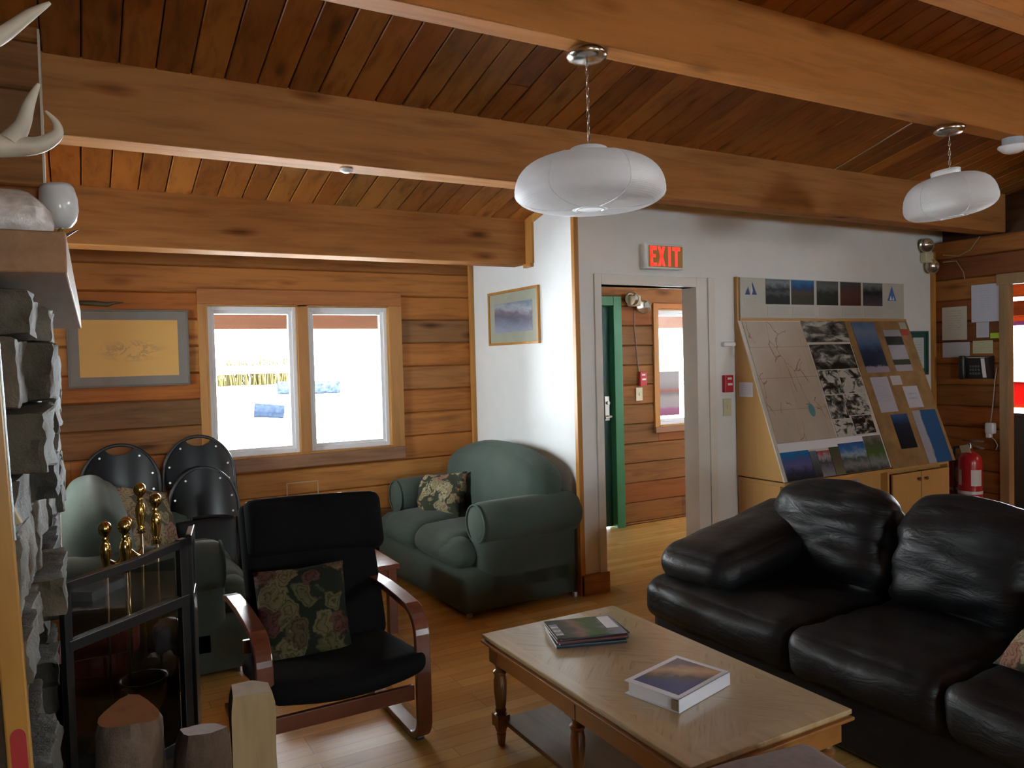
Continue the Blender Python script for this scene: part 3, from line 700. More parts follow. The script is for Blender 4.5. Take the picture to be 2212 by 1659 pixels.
# ---- coffee table
def parquet():
    m, nt, b = newmat('quartered_veneer'); tc = nt.nodes.new('ShaderNodeTexCoord'); sx = nt.nodes.new('ShaderNodeSeparateXYZ'); nt.links.new(tc.outputs['Object'], sx.inputs[0])
    ax = math_n(nt, 'ABSOLUTE', sx.outputs[0]); ay = math_n(nt, 'ABSOLUTE', math_n(nt, 'SUBTRACT', math_n(nt, 'ABSOLUTE', sx.outputs[1]), .29))
    u = math_n(nt, 'ADD', math_n(nt, 'MULTIPLY', ax, .7), math_n(nt, 'MULTIPLY', ay, .7)); v = math_n(nt, 'SUBTRACT', math_n(nt, 'MULTIPLY', ax, .7), math_n(nt, 'MULTIPLY', ay, .7))
    cb = nt.nodes.new('ShaderNodeCombineXYZ'); nt.links.new(math_n(nt, 'MULTIPLY', u, 3.0), cb.inputs[0]); nt.links.new(math_n(nt, 'MULTIPLY', v, 42.0), cb.inputs[1])
    sy = math_n(nt, 'GREATER_THAN', sx.outputs[1], 0); nt.links.new(math_n(nt, 'MULTIPLY', sy, 5), cb.inputs[2])
    g = noise_n(nt, cb.outputs[0], 1.6, 6, .68, .8)
    inner = ramp(nt, g, [(.33, (.22,.14,.065)), (.42, (.42,.31,.17)), (.7, (.49,.37,.21))])
    cb2 = nt.nodes.new('ShaderNodeCombineXYZ'); nt.links.new(math_n(nt, 'MULTIPLY', sx.outputs[0], 20.0), cb2.inputs[0]); nt.links.new(math_n(nt, 'MULTIPLY', sx.outputs[1], 3.0), cb2.inputs[1])
    g2 = noise_n(nt, cb2.outputs[0], 1.3, 5, .6)
    outer = ramp(nt, g2, [(.34, (.41,.30,.155)), (.6, (.50,.38,.21))])
    e = math_n(nt, 'MAXIMUM', math_n(nt, 'DIVIDE', ax, .275), math_n(nt, 'DIVIDE', math_n(nt, 'ABSOLUTE', sx.outputs[1]), .555))
    col = mixc(nt, math_n(nt, 'GREATER_THAN', e, 1.0), inner, outer)
    nt.links.new(col, b.inputs['Base Color']); b.inputs['Roughness'].default_value = .3; b.inputs['Coat Weight'].default_value = .7; b.inputs['Coat Roughness'].default_value = .13
    bump(nt, b, g, .1, .002); return m
OAK = wood('fruitwood_leg', [(.32,.15,.05),(.28,.125,.042)], 'Z', .3, 0, grain=.3, coat=.4)
OAKX = wood('fruitwood_apron', [(.36,.16,.045)], 'Y', .3, 0, grain=.3, coat=.3)
t = thing('coffee_table', 'low rectangular wooden table with six turned legs and a lower shelf', 'table', (1.738, 2.187, 0)); M = T(-1.738, -2.187, 0)
b = MB()
for (o_, z0_, z1_) in ((.0, .424, .44), (-.006, .416, .424), (.006, .405, .416), (-.018, .395, .405)):
    b.box(1.408-o_, 2.068+o_, 1.573-o_, 2.803+o_, z0_, z1_, M=M, mat=0 if z1_ == .44 else 1)
b.build('tabletop', [parquet(), OAKX], t, bevel=.003)
b = MB(); b.box(1.425, 1.45, 1.6, 2.78, .335, .395, M=M); b.box(2.026, 2.05, 1.6, 2.78, .335, .395, M=M); b.box(1.44, 2.04, 1.59, 1.615, .335, .395, M=M); b.box(1.44, 2.04, 2.765, 2.79, .335, .395, M=M)
b.build('apron', OAKX, t, bevel=.002)
prof = [(0,0),(.014,0),(.017,.02),(.020,.045),(.016,.05),(.022,.058),(.022,.066),(.026,.07),(.026,.125),(.018,.13),(.024,.14),(.019,.15),(.022,.165),(.0265,.22),(.027,.26),(.022,.285),(.027,.292),(.027,.300),(.018,.308),(.016,.315),(.022,.328),(.022,.335)]
for yy in (2.74, 2.187, 1.635):
    for xx in (1.452, 2.024):
        b = MB(); b.lathe(prof, (xx, yy, 0), 20, M=M); b.box(xx-.03, xx+.03, yy-.03, yy+.03, .335, .402, M=M); b.box(xx-.027, xx+.027, yy-.027, yy+.027, .078, .125, M=M)
        o = b.build('leg', OAK, t); shade_auto(o, 30)
b = MB(); b.box(1.455, 2.02, 1.64, 2.74, .088, .106, M=M); b.build('shelf', wood('shelf_veneer', [(.20,.12,.06)], 'Y', .35, 0, grain=.35, coat=.3), t, bevel=.003)

# ---- things on the coffee table
P1 = photo_mat('magazine_cover_forest', [(0, (.03,.04,.02)), (.25, (.16,.13,.09)), (.4, (.35,.2,.15)), (.55, (.06,.16,.03)), (.7, (.12,.15,.10)), (.85, (.3,.33,.36)), (1, (.35,.36,.42))], 3.5, .3, .3, vertical=False)
P2 = photo_mat('magazine_cover_dark', [(0, (.01,.02,.03)), (.5, (.04,.06,.08)), (1, (.2,.22,.3))], 6, .3, .3)
PG = plain('page_edges', (.78,.78,.80), .7, var=.12)
zt_ = .4405; mats = [('cream edged magazine lying at the bottom of the pile on the low table', P2, .012), ('dark covered magazine second from the bottom of the pile', P2, .011), ('thin magazine with a reddish spine, third in the pile on the low table', photo_mat('magazine_cover_red', [(0, (.3,.05,.05)), (1, (.15,.12,.1))], 5, .3, .3), .006), ('slim green-edged magazine just under the topmost one', P2, .005), ('outdoor magazine with a green cover on top of the pile', P1, .005)]
for i, (lb, pm, th) in enumerate(mats):
    a_ = math.radians(-17+(-3, 2, -1, 3, 0)[i]); 
    t = thing('magazine', lb, 'magazine', (1.738+(.0,.006,-.004,.01,.0)[i], 2.545+(.0,.004,-.006,.003,.006)[i], zt_), a_, 'magazines piled on the low table')
    w_, h_ = .28, .205
    b = MB(); b.box(-w_/2, w_/2-.003, -h_/2+.003, h_/2, .0008, th-.0008); b.build('pages', PG, t)
    b = MB(); b.sheet((-w_/2, -h_/2, th-.001), (w_, 0, 0), (0, h_, 0), .0008, mat=0); b.box(-w_/2, w_/2, -h_/2-.001, -h_/2+.0015, 0, th, mat=0); b.box(-w_/2, w_/2, -h_/2, h_/2, 0, .0007)
    b.build('cover', pm, t)
    if i == 4:
        MB().sheet((w_/2-.06, -h_/2+.06, th), (.05, 0, 0), (0, h_-.07, 0), .0004).build('address_label', PAPERW, t)
        MB().sheet((-w_/2+.006, -h_/2+.03, th), (.032, 0, 0), (0, h_-.08, 0), .0004).build('title_strip', text_paper('magazine_title', (.25,.27,.33), (.75,.76,.78), 3, .05, .98, .02, .95, 3), t)
    zt_ += th+.0002
t = thing('ring_binder', 'white ring binder with a lakeside sunset picture on its cover', 'binder', (1.714, 1.972, .4405), math.radians(14)); 
w_, h_, th = .295, .215, .045
b = MB(); b.box(-w_/2, w_/2, -h_/2, h_/2, 0, .003); b.box(-w_/2, w_/2, -h_/2, h_/2, th-.003, th); b.box(-w_/2, w_/2, -h_/2, -h_/2+.004, 0, th)
b.build('binder_cover', plain('white_vinyl_binder', (.68,.73,.82), .3, var=.01), t, bevel=.001)
MB().box(-w_/2+.008, w_/2-.012, -h_/2+.006, h_/2-.012, .003, th-.003).build('pages', PAPERW, t)
MB().sheet((-w_/2+.025, -h_/2+.02, th), (w_-.045, 0, 0), (0, h_-.04, 0), .0005).build('cover_picture', photo_mat('lake_sunset_print', [(0, (.10,.12,.33)), (.3, (.12,.13,.30)), (.42, (.16,.14,.13)), (.55, (.42,.30,.22)), (.72, (.75,.50,.30)), (.88, (.55,.36,.27)), (1, (.3,.24,.26))], 5, .22, .15, tilt=.5, vertical=False), t)
MB().box(-w_/2-.0005, -w_/2+.008, -h_/2+.004, -h_/2+.03, .006, th-.008).build('ring_metal', STEEL, t)

# ---- padded stool at the near end of the low table
t = thing('padded_footstool', 'pinkish grey padded footstool with a dark corded edge at the low table', 'footstool', (1.395, 1.325, 0), math.radians(-6))
PADM = fabric('pink_grey_velour', (.17,.12,.115), (.24,.18,.17), 40, bstr=.3, big=.6)
b = MB(); b.rbox((0, 0, .428), (.335, .19, .055), .05, 16, bulge=(.01, .01, .015), wr=.006, wf=5); b.build('pad', PADM, t, smooth=True)
b = MB()
for z_ in (.405, .428):
    pr_ = []; 
    for k in range(41):
        a = 2*math.pi*k/40; ca, sa = math.cos(a), math.sin(a); e = .35
        pr_.append((.34*math.copysign(abs(ca)**e, ca), .197*math.copysign(abs(sa)**e, sa), z_))
    b.tube(pr_, .009, 8)
b.build('corded_edge', fabric('blue_grey_cord', (.05,.055,.075), (.08,.085,.11), 60), t, smooth=True)
b = MB(); b.box(-.27, .27, -.16, .16, .28, .355); b.build('frame', OAKX, t, bevel=.004)
for xx in (-.25, .25):
    for yy in (-.14, .14): MB().lathe([(0,0),(.014,0),(.02,.12),(.022,.29),(0,.29)], (xx, yy, 0), 12).build('leg', OAK, t)

# ---- folding chairs leaning on the log wall
CHB = plain('black_enamel_panel', (.007,.008,.010), .24, 0, .45, var=.1); CHS = plain('black_vinyl_seat', (.012,.013,.016), .42, spec=.3)
def folding_chair(label, loc, lean, rz, hole=True, wd=.45, ht=1.1, group='black folding chairs against the log wall'):
    t = thing('folding_chair', label, 'chair', loc, group=group, rot=(math.radians(-lean), 0, math.radians(rz)))
    hw = wd/2; zs_ = ht-.27; arch = [(-hw*.92, 0, .0), (-hw, 0, zs_*.6), (-hw, 0, zs_)]+[(-hw*math.cos(a), 0, zs_+.27*math.sin(a)) for a in [math.pi*k/20 for k in range(1, 20)]]+[(hw, 0, zs_), (hw, 0, zs_*.6), (hw*.92, 0, 0)]
    MB().tube(arch, .0115, 10).build('tube_frame', BLACKM, t, smooth=True)
    # back panel: half oval with a hand slot under the top tube
    n = 24; poly = []
    zb = zs_-.045
    out = [(hw*.955*-math.cos(math.pi*k/n), zs_+.262*math.sin(math.pi*k/n)) for k in range(n+1)]
    b = MB(); nc = 32; vs = []
    for i_ in range(nc+1):
        x_ = hw*.955*(-1+2*i_/nc); u_ = x_/(hw*.955); zt3 = zs_+.262*math.sqrt(max(0, 1-u_*u_))
        if hole and abs(u_) < .36: zt3 = min(zt3, zs_+.262*.93-.012-.03*(1-(u_/.36)**2))
        zb3 = zb-.02+.03*(1-u_*u_); yc = -.03*(1-u_*u_)
        vs += [(x_, yc-.004, zb3), (x_, yc-.004, zt3), (x_, yc, zt3), (x_, yc, zb3)]
    fs = [(4*q+r_, 4*q+4+r_, 4*q+4+(r_+1) % 4, 4*q+(r_+1) % 4) for q in range(nc) for r_ in range(4)]+[(0, 1, 2, 3), (4*nc+3, 4*nc+2, 4*nc+1, 4*nc)]
    b.add(vs, fs); o = b.build('back_panel', CHB, t, smooth=True); o.data.set_sharp_from_angle(angle=math.radians(40))
    b = MB()
    for k in (2.5, 7.3, 16.7, 21.5):
        b.lathe([(0, -.003), (.005, -.0025), (.007, 0), (0, 0)], n=10, M=T(hw*.86*-math.cos(math.pi*k/n), -.006-.03*(1-(.9*math.cos(math.pi*k/n))**2), zs_+.235*math.sin(math.pi*k/n)) @ R(-90, 'X') @ R(180, 'X'))
    for sg in (-1, 1): b.lathe([(0, -.003), (.005, -.0025), (.007, 0), (0, 0)], n=10, M=T(sg*hw*.82, -.014, zb+.02) @ R(-90, 'X') @ R(180, 'X'))
    b.build('rivets', STEEL, t)
    b = MB(); b.rbox((0, -.028, zs_-.26), (hw*.86, .014, .2), .012, 10, bulge=(0, .006, 0)); b.build('seat', CHS, t, smooth=True)
    for sg in (-1, 1): MB().tube([(sg*hw*.86, .02, .02), (sg*hw*.88, .02, zs_*.75)], .0105, 8).build('rear_leg', BLACKM, t, smooth=True)
    return t
FY = 5.44
folding_chair('black folding chair leaning on the log wall under the framed drawing', (.235, 5.36, 0), 9, 0, True, .455, 1.085)
folding_chair('tall black folding chair leaning on the log wall beside the window', (.705, 5.37, 0), 10, 0, True, .445, 1.11)
folding_chair('shorter black folding chair propped in front of the one beside the window', (.70, 5.19, 0), 10.5, 0, False, .42, .92)
# ---- display cabinet
CABW = wood('honey_birch', [(.58,.33,.11)], 'Z', .4, 0, grain=.12, coat=.2); CABX = wood('honey_birch_level', [(.58,.33,.11)], 'X', .4, 0, grain=.12, coat=.2)
t = thing('display_cabinet', 'honey-coloured display cabinet with a slanted notice board above its doors', 'cabinet', (5.22, 3.95, 0)); M = T(-5.22, -3.95, 0)
YF, ZB, ZT, YT, YBk = 3.735, .66, 1.795, 4.145, 4.172
b = MB(); b.prism([(YF+.01, ZB), (YBk, ZB), (YBk, ZT), (YT+.005, ZT)], 4.232, 4.252, 'X', M=M); b.box(4.232, 4.252, YT, YBk, ZT, 2.115, M=M); b.build('side_panel', CABW, t, bevel=.002)
b = MB(); b.prism([(YF+.01, ZB), (YBk, ZB), (YBk, ZT), (YT+.005, ZT)], 6.185, 6.205, 'X', M=M); b.build('side_panel', CABW, t, bevel=.002)
b = MB(); b.box(4.245, 6.14, 3.80, 3.82, 0, ZB-.03, M=M, mat=1)
b.box(4.24, 4.26, 3.78, YBk, 0, ZB-.035, M=M); b.box(6.12, 6.14, 3.74, YBk, 0, ZB-.035, M=M); b.box(4.24, 6.14, 3.74, YBk, ZB-.035, ZB-.01, M=M); b.box(5.36, 5.38, 3.74, YBk, 0, ZB-.03, M=M)
b.box(4.26, 5.36, 3.76, YBk, .1, .12, M=M); b.build('lower_case', [CABW, CABW], t, bevel=.002)
b = MB(); b.prism([(YT, ZT), (YF, ZB), (YF+.012, ZB-.004), (YT+.012, ZT-.004)], 4.235, 5.40, 'X', M=M); b.build('slanted_board', plain('pale_backing_board', (.62,.58,.50), .6), t, bevel=.001)
b = MB(); b.prism([(YT-.004, ZT+.004), (YF-.012, ZB-.012), (YF+.006, ZB-.016), (YT+.014, ZT)], 5.40, 6.205, 'X', M=M)
o = b.build('cork_board', plain('cork', (.30,.175,.07), .9, var=.25), t, bevel=.001)
b = MB(); b.box(4.252, 6.2, YT-.006, YBk, ZT, ZT+.018, M=M); b.build('ledge', CABX, t)
b = MB(); b.sheet((4.252-5.22, YT-3.95, ZT+.02), (1.91, 0, 0), (0, 0, .295), .012, edge=0); b.build('header_board', plain('cream_header', (.52,.52,.47), .6, var=.03), t)
for x0, x1 in ((5.40, 5.745), (5.755, 6.115)):
    o = MB().box(x0, x1, 3.722, 3.74, .06, .60, M=M).build('cabinet_door', CABW, t, bevel=.003); o['label'] = 'birch cabinet door'
    k = MB(); kx = x1-.04 if x0 < 5.5 else x0+.04; k.lathe([(0, .028), (.012, .026), (.014, .018), (.006, .01), (.006, 0)], n=14, M=M @ T(kx, 3.722, .545) @ R(90, 'X')); k.build('knob', plain('dark_wood_knob', (.18,.07,.03), .4), o, smooth=True)
# slanted sheets: u across, v down the slope (0 top .. 1 bottom)
dv = Vector((0, YF-YT, ZB-ZT)); nv = Vector((1, 0, 0)).cross(-dv).normalized()
def slant(u0, u1, v0, v1, off, th=.0015, skew=0):
    P = Vector((u0+skew, YT, ZT))+dv*v1+nv*(off); return P, Vector((u1-u0, 0, 0)), -dv*(v1-v0)
def sheet_thing(name, label, cat, O, U, V, mat, th=.0015, group=None, extra=None):
    O, U, V = Vector(O), Vector(U), Vector(V); ctr = O+U/2+V/2; b = MB(); b.sheet(O-ctr, U, V, th); o = b.build(name, mat); o.location = ctr; return tag(o, label, cat, group)
def map_mat():
    m, nt, b = newmat('trail_map_print'); v = coords(nt, kind='UV')
    n1 = nd(nt, 'ShaderNodeTexNoise', Scale=2.6, Detail=6); nt.links.new(v, n1.inputs['Vector'])
    base = ramp(nt, n1.outputs['Fac'], [(.35, (.46,.38,.31)), (.6, (.52,.45,.37))])
    mx = nd(nt, 'ShaderNodeVectorMath', operation='MULTIPLY_ADD'); mx.inputs[1].default_value = (.35, .35, 0); nt.links.new(n1.outputs['Color'], mx.inputs[0]); nt.links.new(v, mx.inputs[2])
    vo = nd(nt, 'ShaderNodeTexVoronoi', Scale=3.6); vo.feature = 'DISTANCE_TO_EDGE'; nt.links.new(mx.outputs[0], vo.inputs['Vector'])
    gate = math_n(nt, 'GREATER_THAN', noise_n(nt, v, 3.1, 1), .5)
    ln = math_n(nt, 'MULTIPLY', math_n(nt, 'LESS_THAN', vo.outputs['Distance'], .012), gate)
    col = mixc(nt, math_n(nt, 'MULTIPLY', ln, .75), base, (.22,.10,.08))
    br = nd(nt, 'ShaderNodeTexBrick', Scale=1.0); nt.links.new(coords(nt, (1, 1, 1), kind='UV'), br.inputs['Vector']); br.inputs['Mortar Size'].default_value = .003; br.inputs['Brick Width'].default_value = .5; br.inputs['Row Height'].default_value = .26; br.offset = .2
    col = mixc(nt, math_n(nt, 'MULTIPLY', br.outputs['Fac'], .45), col, (.2,.17,.15))
    vv = nd(nt, 'ShaderNodeVectorMath', operation='DISTANCE'); nt.links.new(v, vv.inputs[0]); vv.inputs[1].default_value = (.72, .24, 0)
    col = mixc(nt, math_n(nt, 'LESS_THAN', math_n(nt, 'ADD', vv.outputs['Value'], math_n(nt, 'MULTIPLY', n1.outputs['Fac'], .05)), .075), col, (.10,.28,.30))
    nt.links.new(col, b.inputs['Base Color']); b.inputs['Roughness'].default_value = .45; return m
S = lambda *a, **k: slant(*a, **k)
sheet_thing('map_poster', 'large beige trail map with fine lines on the slanted board', 'map', *S(4.27, 4.89, .008, .775, .003), map_mat())
def bw(name, seed, lo=.4, hi=.6):
    m, nt, b = newmat(name); v = coords(nt, (1.0, 1.0, 1), kind='UV'); ad = nd(nt, 'ShaderNodeVectorMath', operation='ADD'); ad.inputs[1].default_value = (seed, seed*2, 0); nt.links.new(v, ad.inputs[0])
    f = noise_n(nt, ad.outputs[0], 2.6, 9, .6, .5)
    nt.links.new(ramp(nt, f, [(lo, (.012,.013,.012)), ((lo+hi)/2, (.12,.12,.11)), (hi, (.5,.5,.46))]), b.inputs['Base Color']); b.inputs['Roughness'].default_value = .3; return m
bwrows = [((4.892, 5.395, .0, .15), 'black and white photograph of trees, topmost strip beside the trail map', 1.0, .38, .62), ((4.905, 5.385, .165, .335), 'dark black and white landscape photograph, second down beside the trail map', 2.2, .46, .66), ((4.905, 5.13, .34, .50), 'black and white animal portrait photograph beside the trail map', 3.4, .42, .56), ((5.135, 5.385, .34, .50), 'black and white photograph of a pale boulder shape beside the cork board', 4.1, .38, .5),
    ((4.905, 5.10, .505, .66), 'black and white photograph of a climber, beside the teal mark on the map', 5.3, .42, .58), ((5.105, 5.365, .505, .645), 'black and white photograph with a white corner, beside the cork board', 7.7, .40, .55), ((4.905, 5.12, .665, .772), 'small pale black and white photograph just above the white strip', 6.9, .36, .5), ((5.125, 5.355, .65, .768), 'dark black and white waterfall photograph just above the white strip', 8.8, .48, .62)]
for (u0, u1, v0, v1), lb, sd, lo, hi in bwrows: sheet_thing('photo_print', lb, 'photograph', *S(u0, u1, v0, v1, .003), bw('mono_print_%d' % int(sd*10), sd, lo, hi), group='photographs beside the trail map')
cp = [((4.265, 4.55, .83, 1.0), 'colour print of a blue lake and mountains in the lower corner of the slanted board', [(0, (.015,.02,.02)), (.25, (.04,.05,.1)), (.5, (.17,.16,.38)), (.7, (.12,.14,.4)), (.85, (.02,.2,.5)), (1, (.02,.25,.6))]),
      ((4.555, 4.625, .84, 1.0), 'narrow grey colour print beside the blue lake print', [(0, (.03,.03,.03)), (.5, (.12,.13,.15)), (1, (.2,.25,.35))]),
      ((4.63, 4.765, .845, 1.0), 'colour print with a red strip and white border on the slanted board', [(0, (.35,.35,.38)), (.3, (.2,.2,.24)), (.55, (.08,.07,.09)), (.75, (.5,.45,.5)), (.95, (.5,.08,.06)), (1, (.5,.08,.06))]),
      ((4.77, 4.87, .83, 1.0), 'narrow brown and green colour print on the slanted board', [(0, (.25,.2,.12)), (.5, (.15,.12,.08)), (1, (.1,.12,.06))]),
      ((4.875, 5.165, .815, 1.0), 'colour print of a sandy shore under a blue sky on the slanted board', [(0, (.04,.05,.04)), (.25, (.3,.28,.27)), (.45, (.08,.12,.1)), (.6, (.4,.5,.6)), (.8, (.05,.2,.5)), (1, (.04,.12,.4))]),
      ((5.17, 5.38, .785, 1.0), 'colour print of a green forest stream next to the cork board', [(0, (.05,.06,.05)), (.2, (.3,.32,.33)), (.45, (.1,.18,.04)), (.75, (.1,.13,.07)), (1, (.3,.25,.25))])]
sheet_thing('paper_strip', 'blank white strip between the trail map and the colour prints', 'paper', *S(4.262, 5.385, .778, .83, .0025), PAPERW)
for i, ((u0, u1, v0, v1), lb, st) in enumerate(cp): sheet_thing('colour_print', lb, 'photograph', *S(u0, u1, v0, v1, .0035), photo_mat('colour_print_%d' % i, st, 4, .3, .3), group='colour prints along the lower edge')
def pm(n, st, ns=4, na=.25, **k): return photo_mat(n, st, ns, na, .35, **k)
ck = [((5.47, 5.755, .012, .372), 'pinned_poster', 'blue mountain poster with a yellow tab at the top of the cork board', pm('poster_blue_peak', [(0, (.45,.38,.5)), (.1, (.45,.38,.5)), (.14, (.02,.03,.06)), (.4, (.04,.06,.12)), (.6, (.12,.2,.38)), (.8, (.25,.32,.45)), (1, (.1,.2,.42))], 3.5, .12)),
      ((5.84, 6.06, .068, .37), 'pinned_notice', 'notice with dark photo bands, beside the blue mountain poster', None),
      ((5.48, 5.695, .403, .645), 'pinned_sheet', 'tall typed sheet below the blue mountain poster', text_paper('typed_a', (.50,.49,.58), (.25,.25,.32), 22, .12, .94, .3, .4, 1)),
      ((5.845, 6.035, .478, .63), 'pinned_sheet', 'small sheet with two grey figures on the cork board', text_paper('typed_b', (.52,.50,.57), (.2,.25,.3), 5, .2, .8, .3, .5, 9)),
      ((5.578, 5.783, .664, .895), 'pinned_poster', 'dark blue mountain poster low on the cork board', pm('poster_night_peak', [(0, (.01,.012,.015)), (.35, (.015,.02,.035)), (.7, (.02,.03,.06)), (.85, (.03,.09,.25)), (1, (.06,.16,.38))], 3, .1)),
      ((5.855, 6.165, .65, 1.012), 'pinned_poster', 'poster of white cloud on deep blue sky at the low end of the cork board', pm('poster_snow_slope', [(0, (.5,.5,.58)), (.25, (.5,.5,.6)), (.3, (.5,.52,.6)), (.36, (.02,.12,.32)), (1, (.02,.11,.3))], 4, .12, vertical=False)),
      ((6.08, 6.17, .012, .11), 'pinned_card', 'small red and white card in the top corner of the cork board', pm('card_red', [(0, (.6,.08,.05)), (.45, (.6,.1,.06)), (.5, (.6,.6,.5)), (1, (.6,.62,.55))], 3, .04)),
      ((5.73, 5.86, .40, .465), 'pinned_card', 'small pale card in the middle of the cork board', text_paper('card_b', (.52,.5,.56), (.3,.3,.35), 5, .15, .85, .2, .4, 4))]
for (u0, u1, v0, v1), nm, lb, mt in ck:
    mt = mt or pm('notice_bands', [(0, (.5,.48,.55)), (.14, (.5,.48,.55)), (.16, (.05,.06,.03)), (.27, (.05,.06,.03)), (.29, (.5,.49,.56)), (.62, (.5,.49,.56)), (.64, (.05,.05,.04)), (.83, (.05,.05,.05)), (.85, (.52,.5,.57)), (1, (.52,.5,.57))], 3, .015)
    sheet_thing(nm, lb, 'poster' if 'poster' in nm else 'paper', *S(u0, u1, v0, v1, .007), mt)
# header pictures and emblems
hp = [(4.512, 4.770, [(0, (.01,.012,.012)), (.3, (.02,.03,.03)), (.45, (.12,.12,.13)), (.6, (.03,.04,.04)), (.85, (.3,.36,.42)), (1, (.2,.25,.3))], 'first header photograph of a snowy yard between dark trees'),
      (4.787, 5.040, [(0, (.08,.06,.05)), (.3, (.06,.07,.03)), (.5, (.12,.07,.05)), (.65, (.03,.08,.2)), (1, (.04,.25,.6))], 'second header photograph of a lodge under bright blue sky'),
      (5.072, 5.322, [(0, (.02,.025,.015)), (.5, (.03,.035,.02)), (.75, (.15,.17,.18)), (1, (.1,.12,.13))], 'third header photograph of dark green forest'),
      (5.350, 5.600, [(0, (.1,.03,.02)), (.4, (.14,.05,.04)), (.7, (.1,.06,.05)), (1, (.06,.08,.09))], 'fourth header photograph of a red-brown cabin'),
      (5.628, 5.875, [(0, (.12,.08,.1)), (.4, (.06,.05,.06)), (.6, (.02,.02,.03)), (.9, (.22,.28,.26)), (1, (.2,.25,.26))], 'fifth header photograph of a dark roof edge')]
for i, (x0, x1, st, lb) in enumerate(hp): sheet_thing('photo_print', lb, 'photograph', (x0, YT-.013, 1.918), (x1-x0, 0, 0), (0, 0, .187), photo_mat('header_print_%d' % i, st, 4.5, .25, .35), group='five photographs on the header board')
NAVY = plain('navy_ink', (.02,.04,.18), .5); SKYB = plain('blue_ink', (.06,.17,.48), .5); CRM = text_paper('cream_caption', (.52,.52,.47), (.25,.25,.27), 9, .1, .95, .1, .35, 2)
def emblem(label, cx, cz, h, tri, mat, white=None):
    o = thing('mountain_emblem', label, 'emblem', (cx, YT-.013, cz))
    b = MB()
    for tr in tri: b.prism([(p[0]*h, p[1]*h) for p in tr], -.001, 0, 'Y')
    b.build('blue_peak', mat, o)
    if white:
        b = MB()
        for tr in white: b.prism([(p[0]*h, p[1]*h) for p in tr], -.0016, -.001, 'Y')
        b.build('white_peak', PAPERW, o)
    b = MB(); b.sheet((-.07, -.0006, -.075), (.14, 0, 0), (0, 0, .055), .0006); b.build('caption', CRM, o)
emblem('dark blue two-peak mountain emblem at the start of the header board', 4.36, 1.985, .08, [[(-.75, 0), (-.35, .72), (-.12, 0)], [(.0, 0), (.18, 1.15), (.75, 0)]], NAVY, [[(-.05, 0), (.12, .95), (.22, .35), (.1, 0)]])
emblem('light blue single-peak triangle emblem at the end of the header board', 6.0, 1.965, .105, [[(-.55, 0), (0, 1.15), (.55, 0)]], SKYB, [[(-.3, .05), (-.15, .42), (-.02, .05)], [(.05, .05), (.17, .38), (.3, .05)]])
for i, (x0, x1) in enumerate(((4.53, 4.76), (4.80, 5.04), (5.10, 5.32), (5.37, 5.60), (5.65, 5.87))):
    sheet_thing('caption_text', 'small block of caption text under the %s header photograph' % ('first', 'second', 'third', 'fourth', 'fifth')[i], 'text', (x0, YT-.013, 1.83), (x1-x0, 0, 0), (0, 0, .075), text_paper('caption_%d' % i, (.50,.50,.47), (.3,.3,.32), 7, .08, .95, .05, .3, i), group='captions on the header board')
sheet_thing('paper_note', 'small white typed note taped to the side of the display cabinet', 'paper', (4.2305, 4.135, 1.24), (0, -.13, 0), (0, 0, .105), text_paper('note_side', (.62,.60,.66), (.35,.35,.42), 8, .08, .9, .15, .5, 6))
# brochures on the open shelf of the cabinet
for i, (xx, cl, lb) in enumerate(((4.86, (.10,.25,.45), 'blue brochure stack on the open shelf of the display cabinet'), (5.02, (.55,.56,.40), 'pale yellow brochure stack on the open shelf of the display cabinet'))):
    t = thing('brochure', lb, 'brochure', (xx, 3.81, .12)); b = MB()
    b.box(-.075, .075, -.02, .15, 0, .47); b.build('cover', photo_mat('brochure_%d' % i, [(0, cl), (.8, cl), (.9, (.6,.62,.62)), (1, (.3,.4,.5))], 3, .1), t, bevel=.002)
# ================================================================ lamps
def shade_mat():
    m, nt, b = newmat('white_ribbed_shade'); v = coords(nt); sx = nt.nodes.new('ShaderNodeSeparateXYZ'); nt.links.new(v, sx.inputs[0])
    b.inputs['Base Color'].default_value = (.9, .9, .91, 1); b.inputs['Roughness'].default_value = .55
    b.inputs['Subsurface Weight'].default_value = 0
    out = nt.nodes['Material Output']; tr = nd(nt, 'ShaderNodeBsdfTranslucent'); tr.inputs[0].default_value = (.86, .88, .90, 1); mx = nt.nodes.new('ShaderNodeMixShader'); mx.inputs[0].default_value = .5
    nt.links.new(b.outputs[0], mx.inputs[1]); nt.links.new(tr.outputs[0], mx.inputs[2]); nt.links.new(mx.outputs[0], out.inputs[0])
    wv = math_n(nt, 'SINE', math_n(nt, 'MULTIPLY', sx.outputs[2], 1100)); bump(nt, b, wv, .25, .0015); return m
SHADE = shade_mat(); CHROME = plain('satin_nickel', (.62,.6,.55), .22, 1)
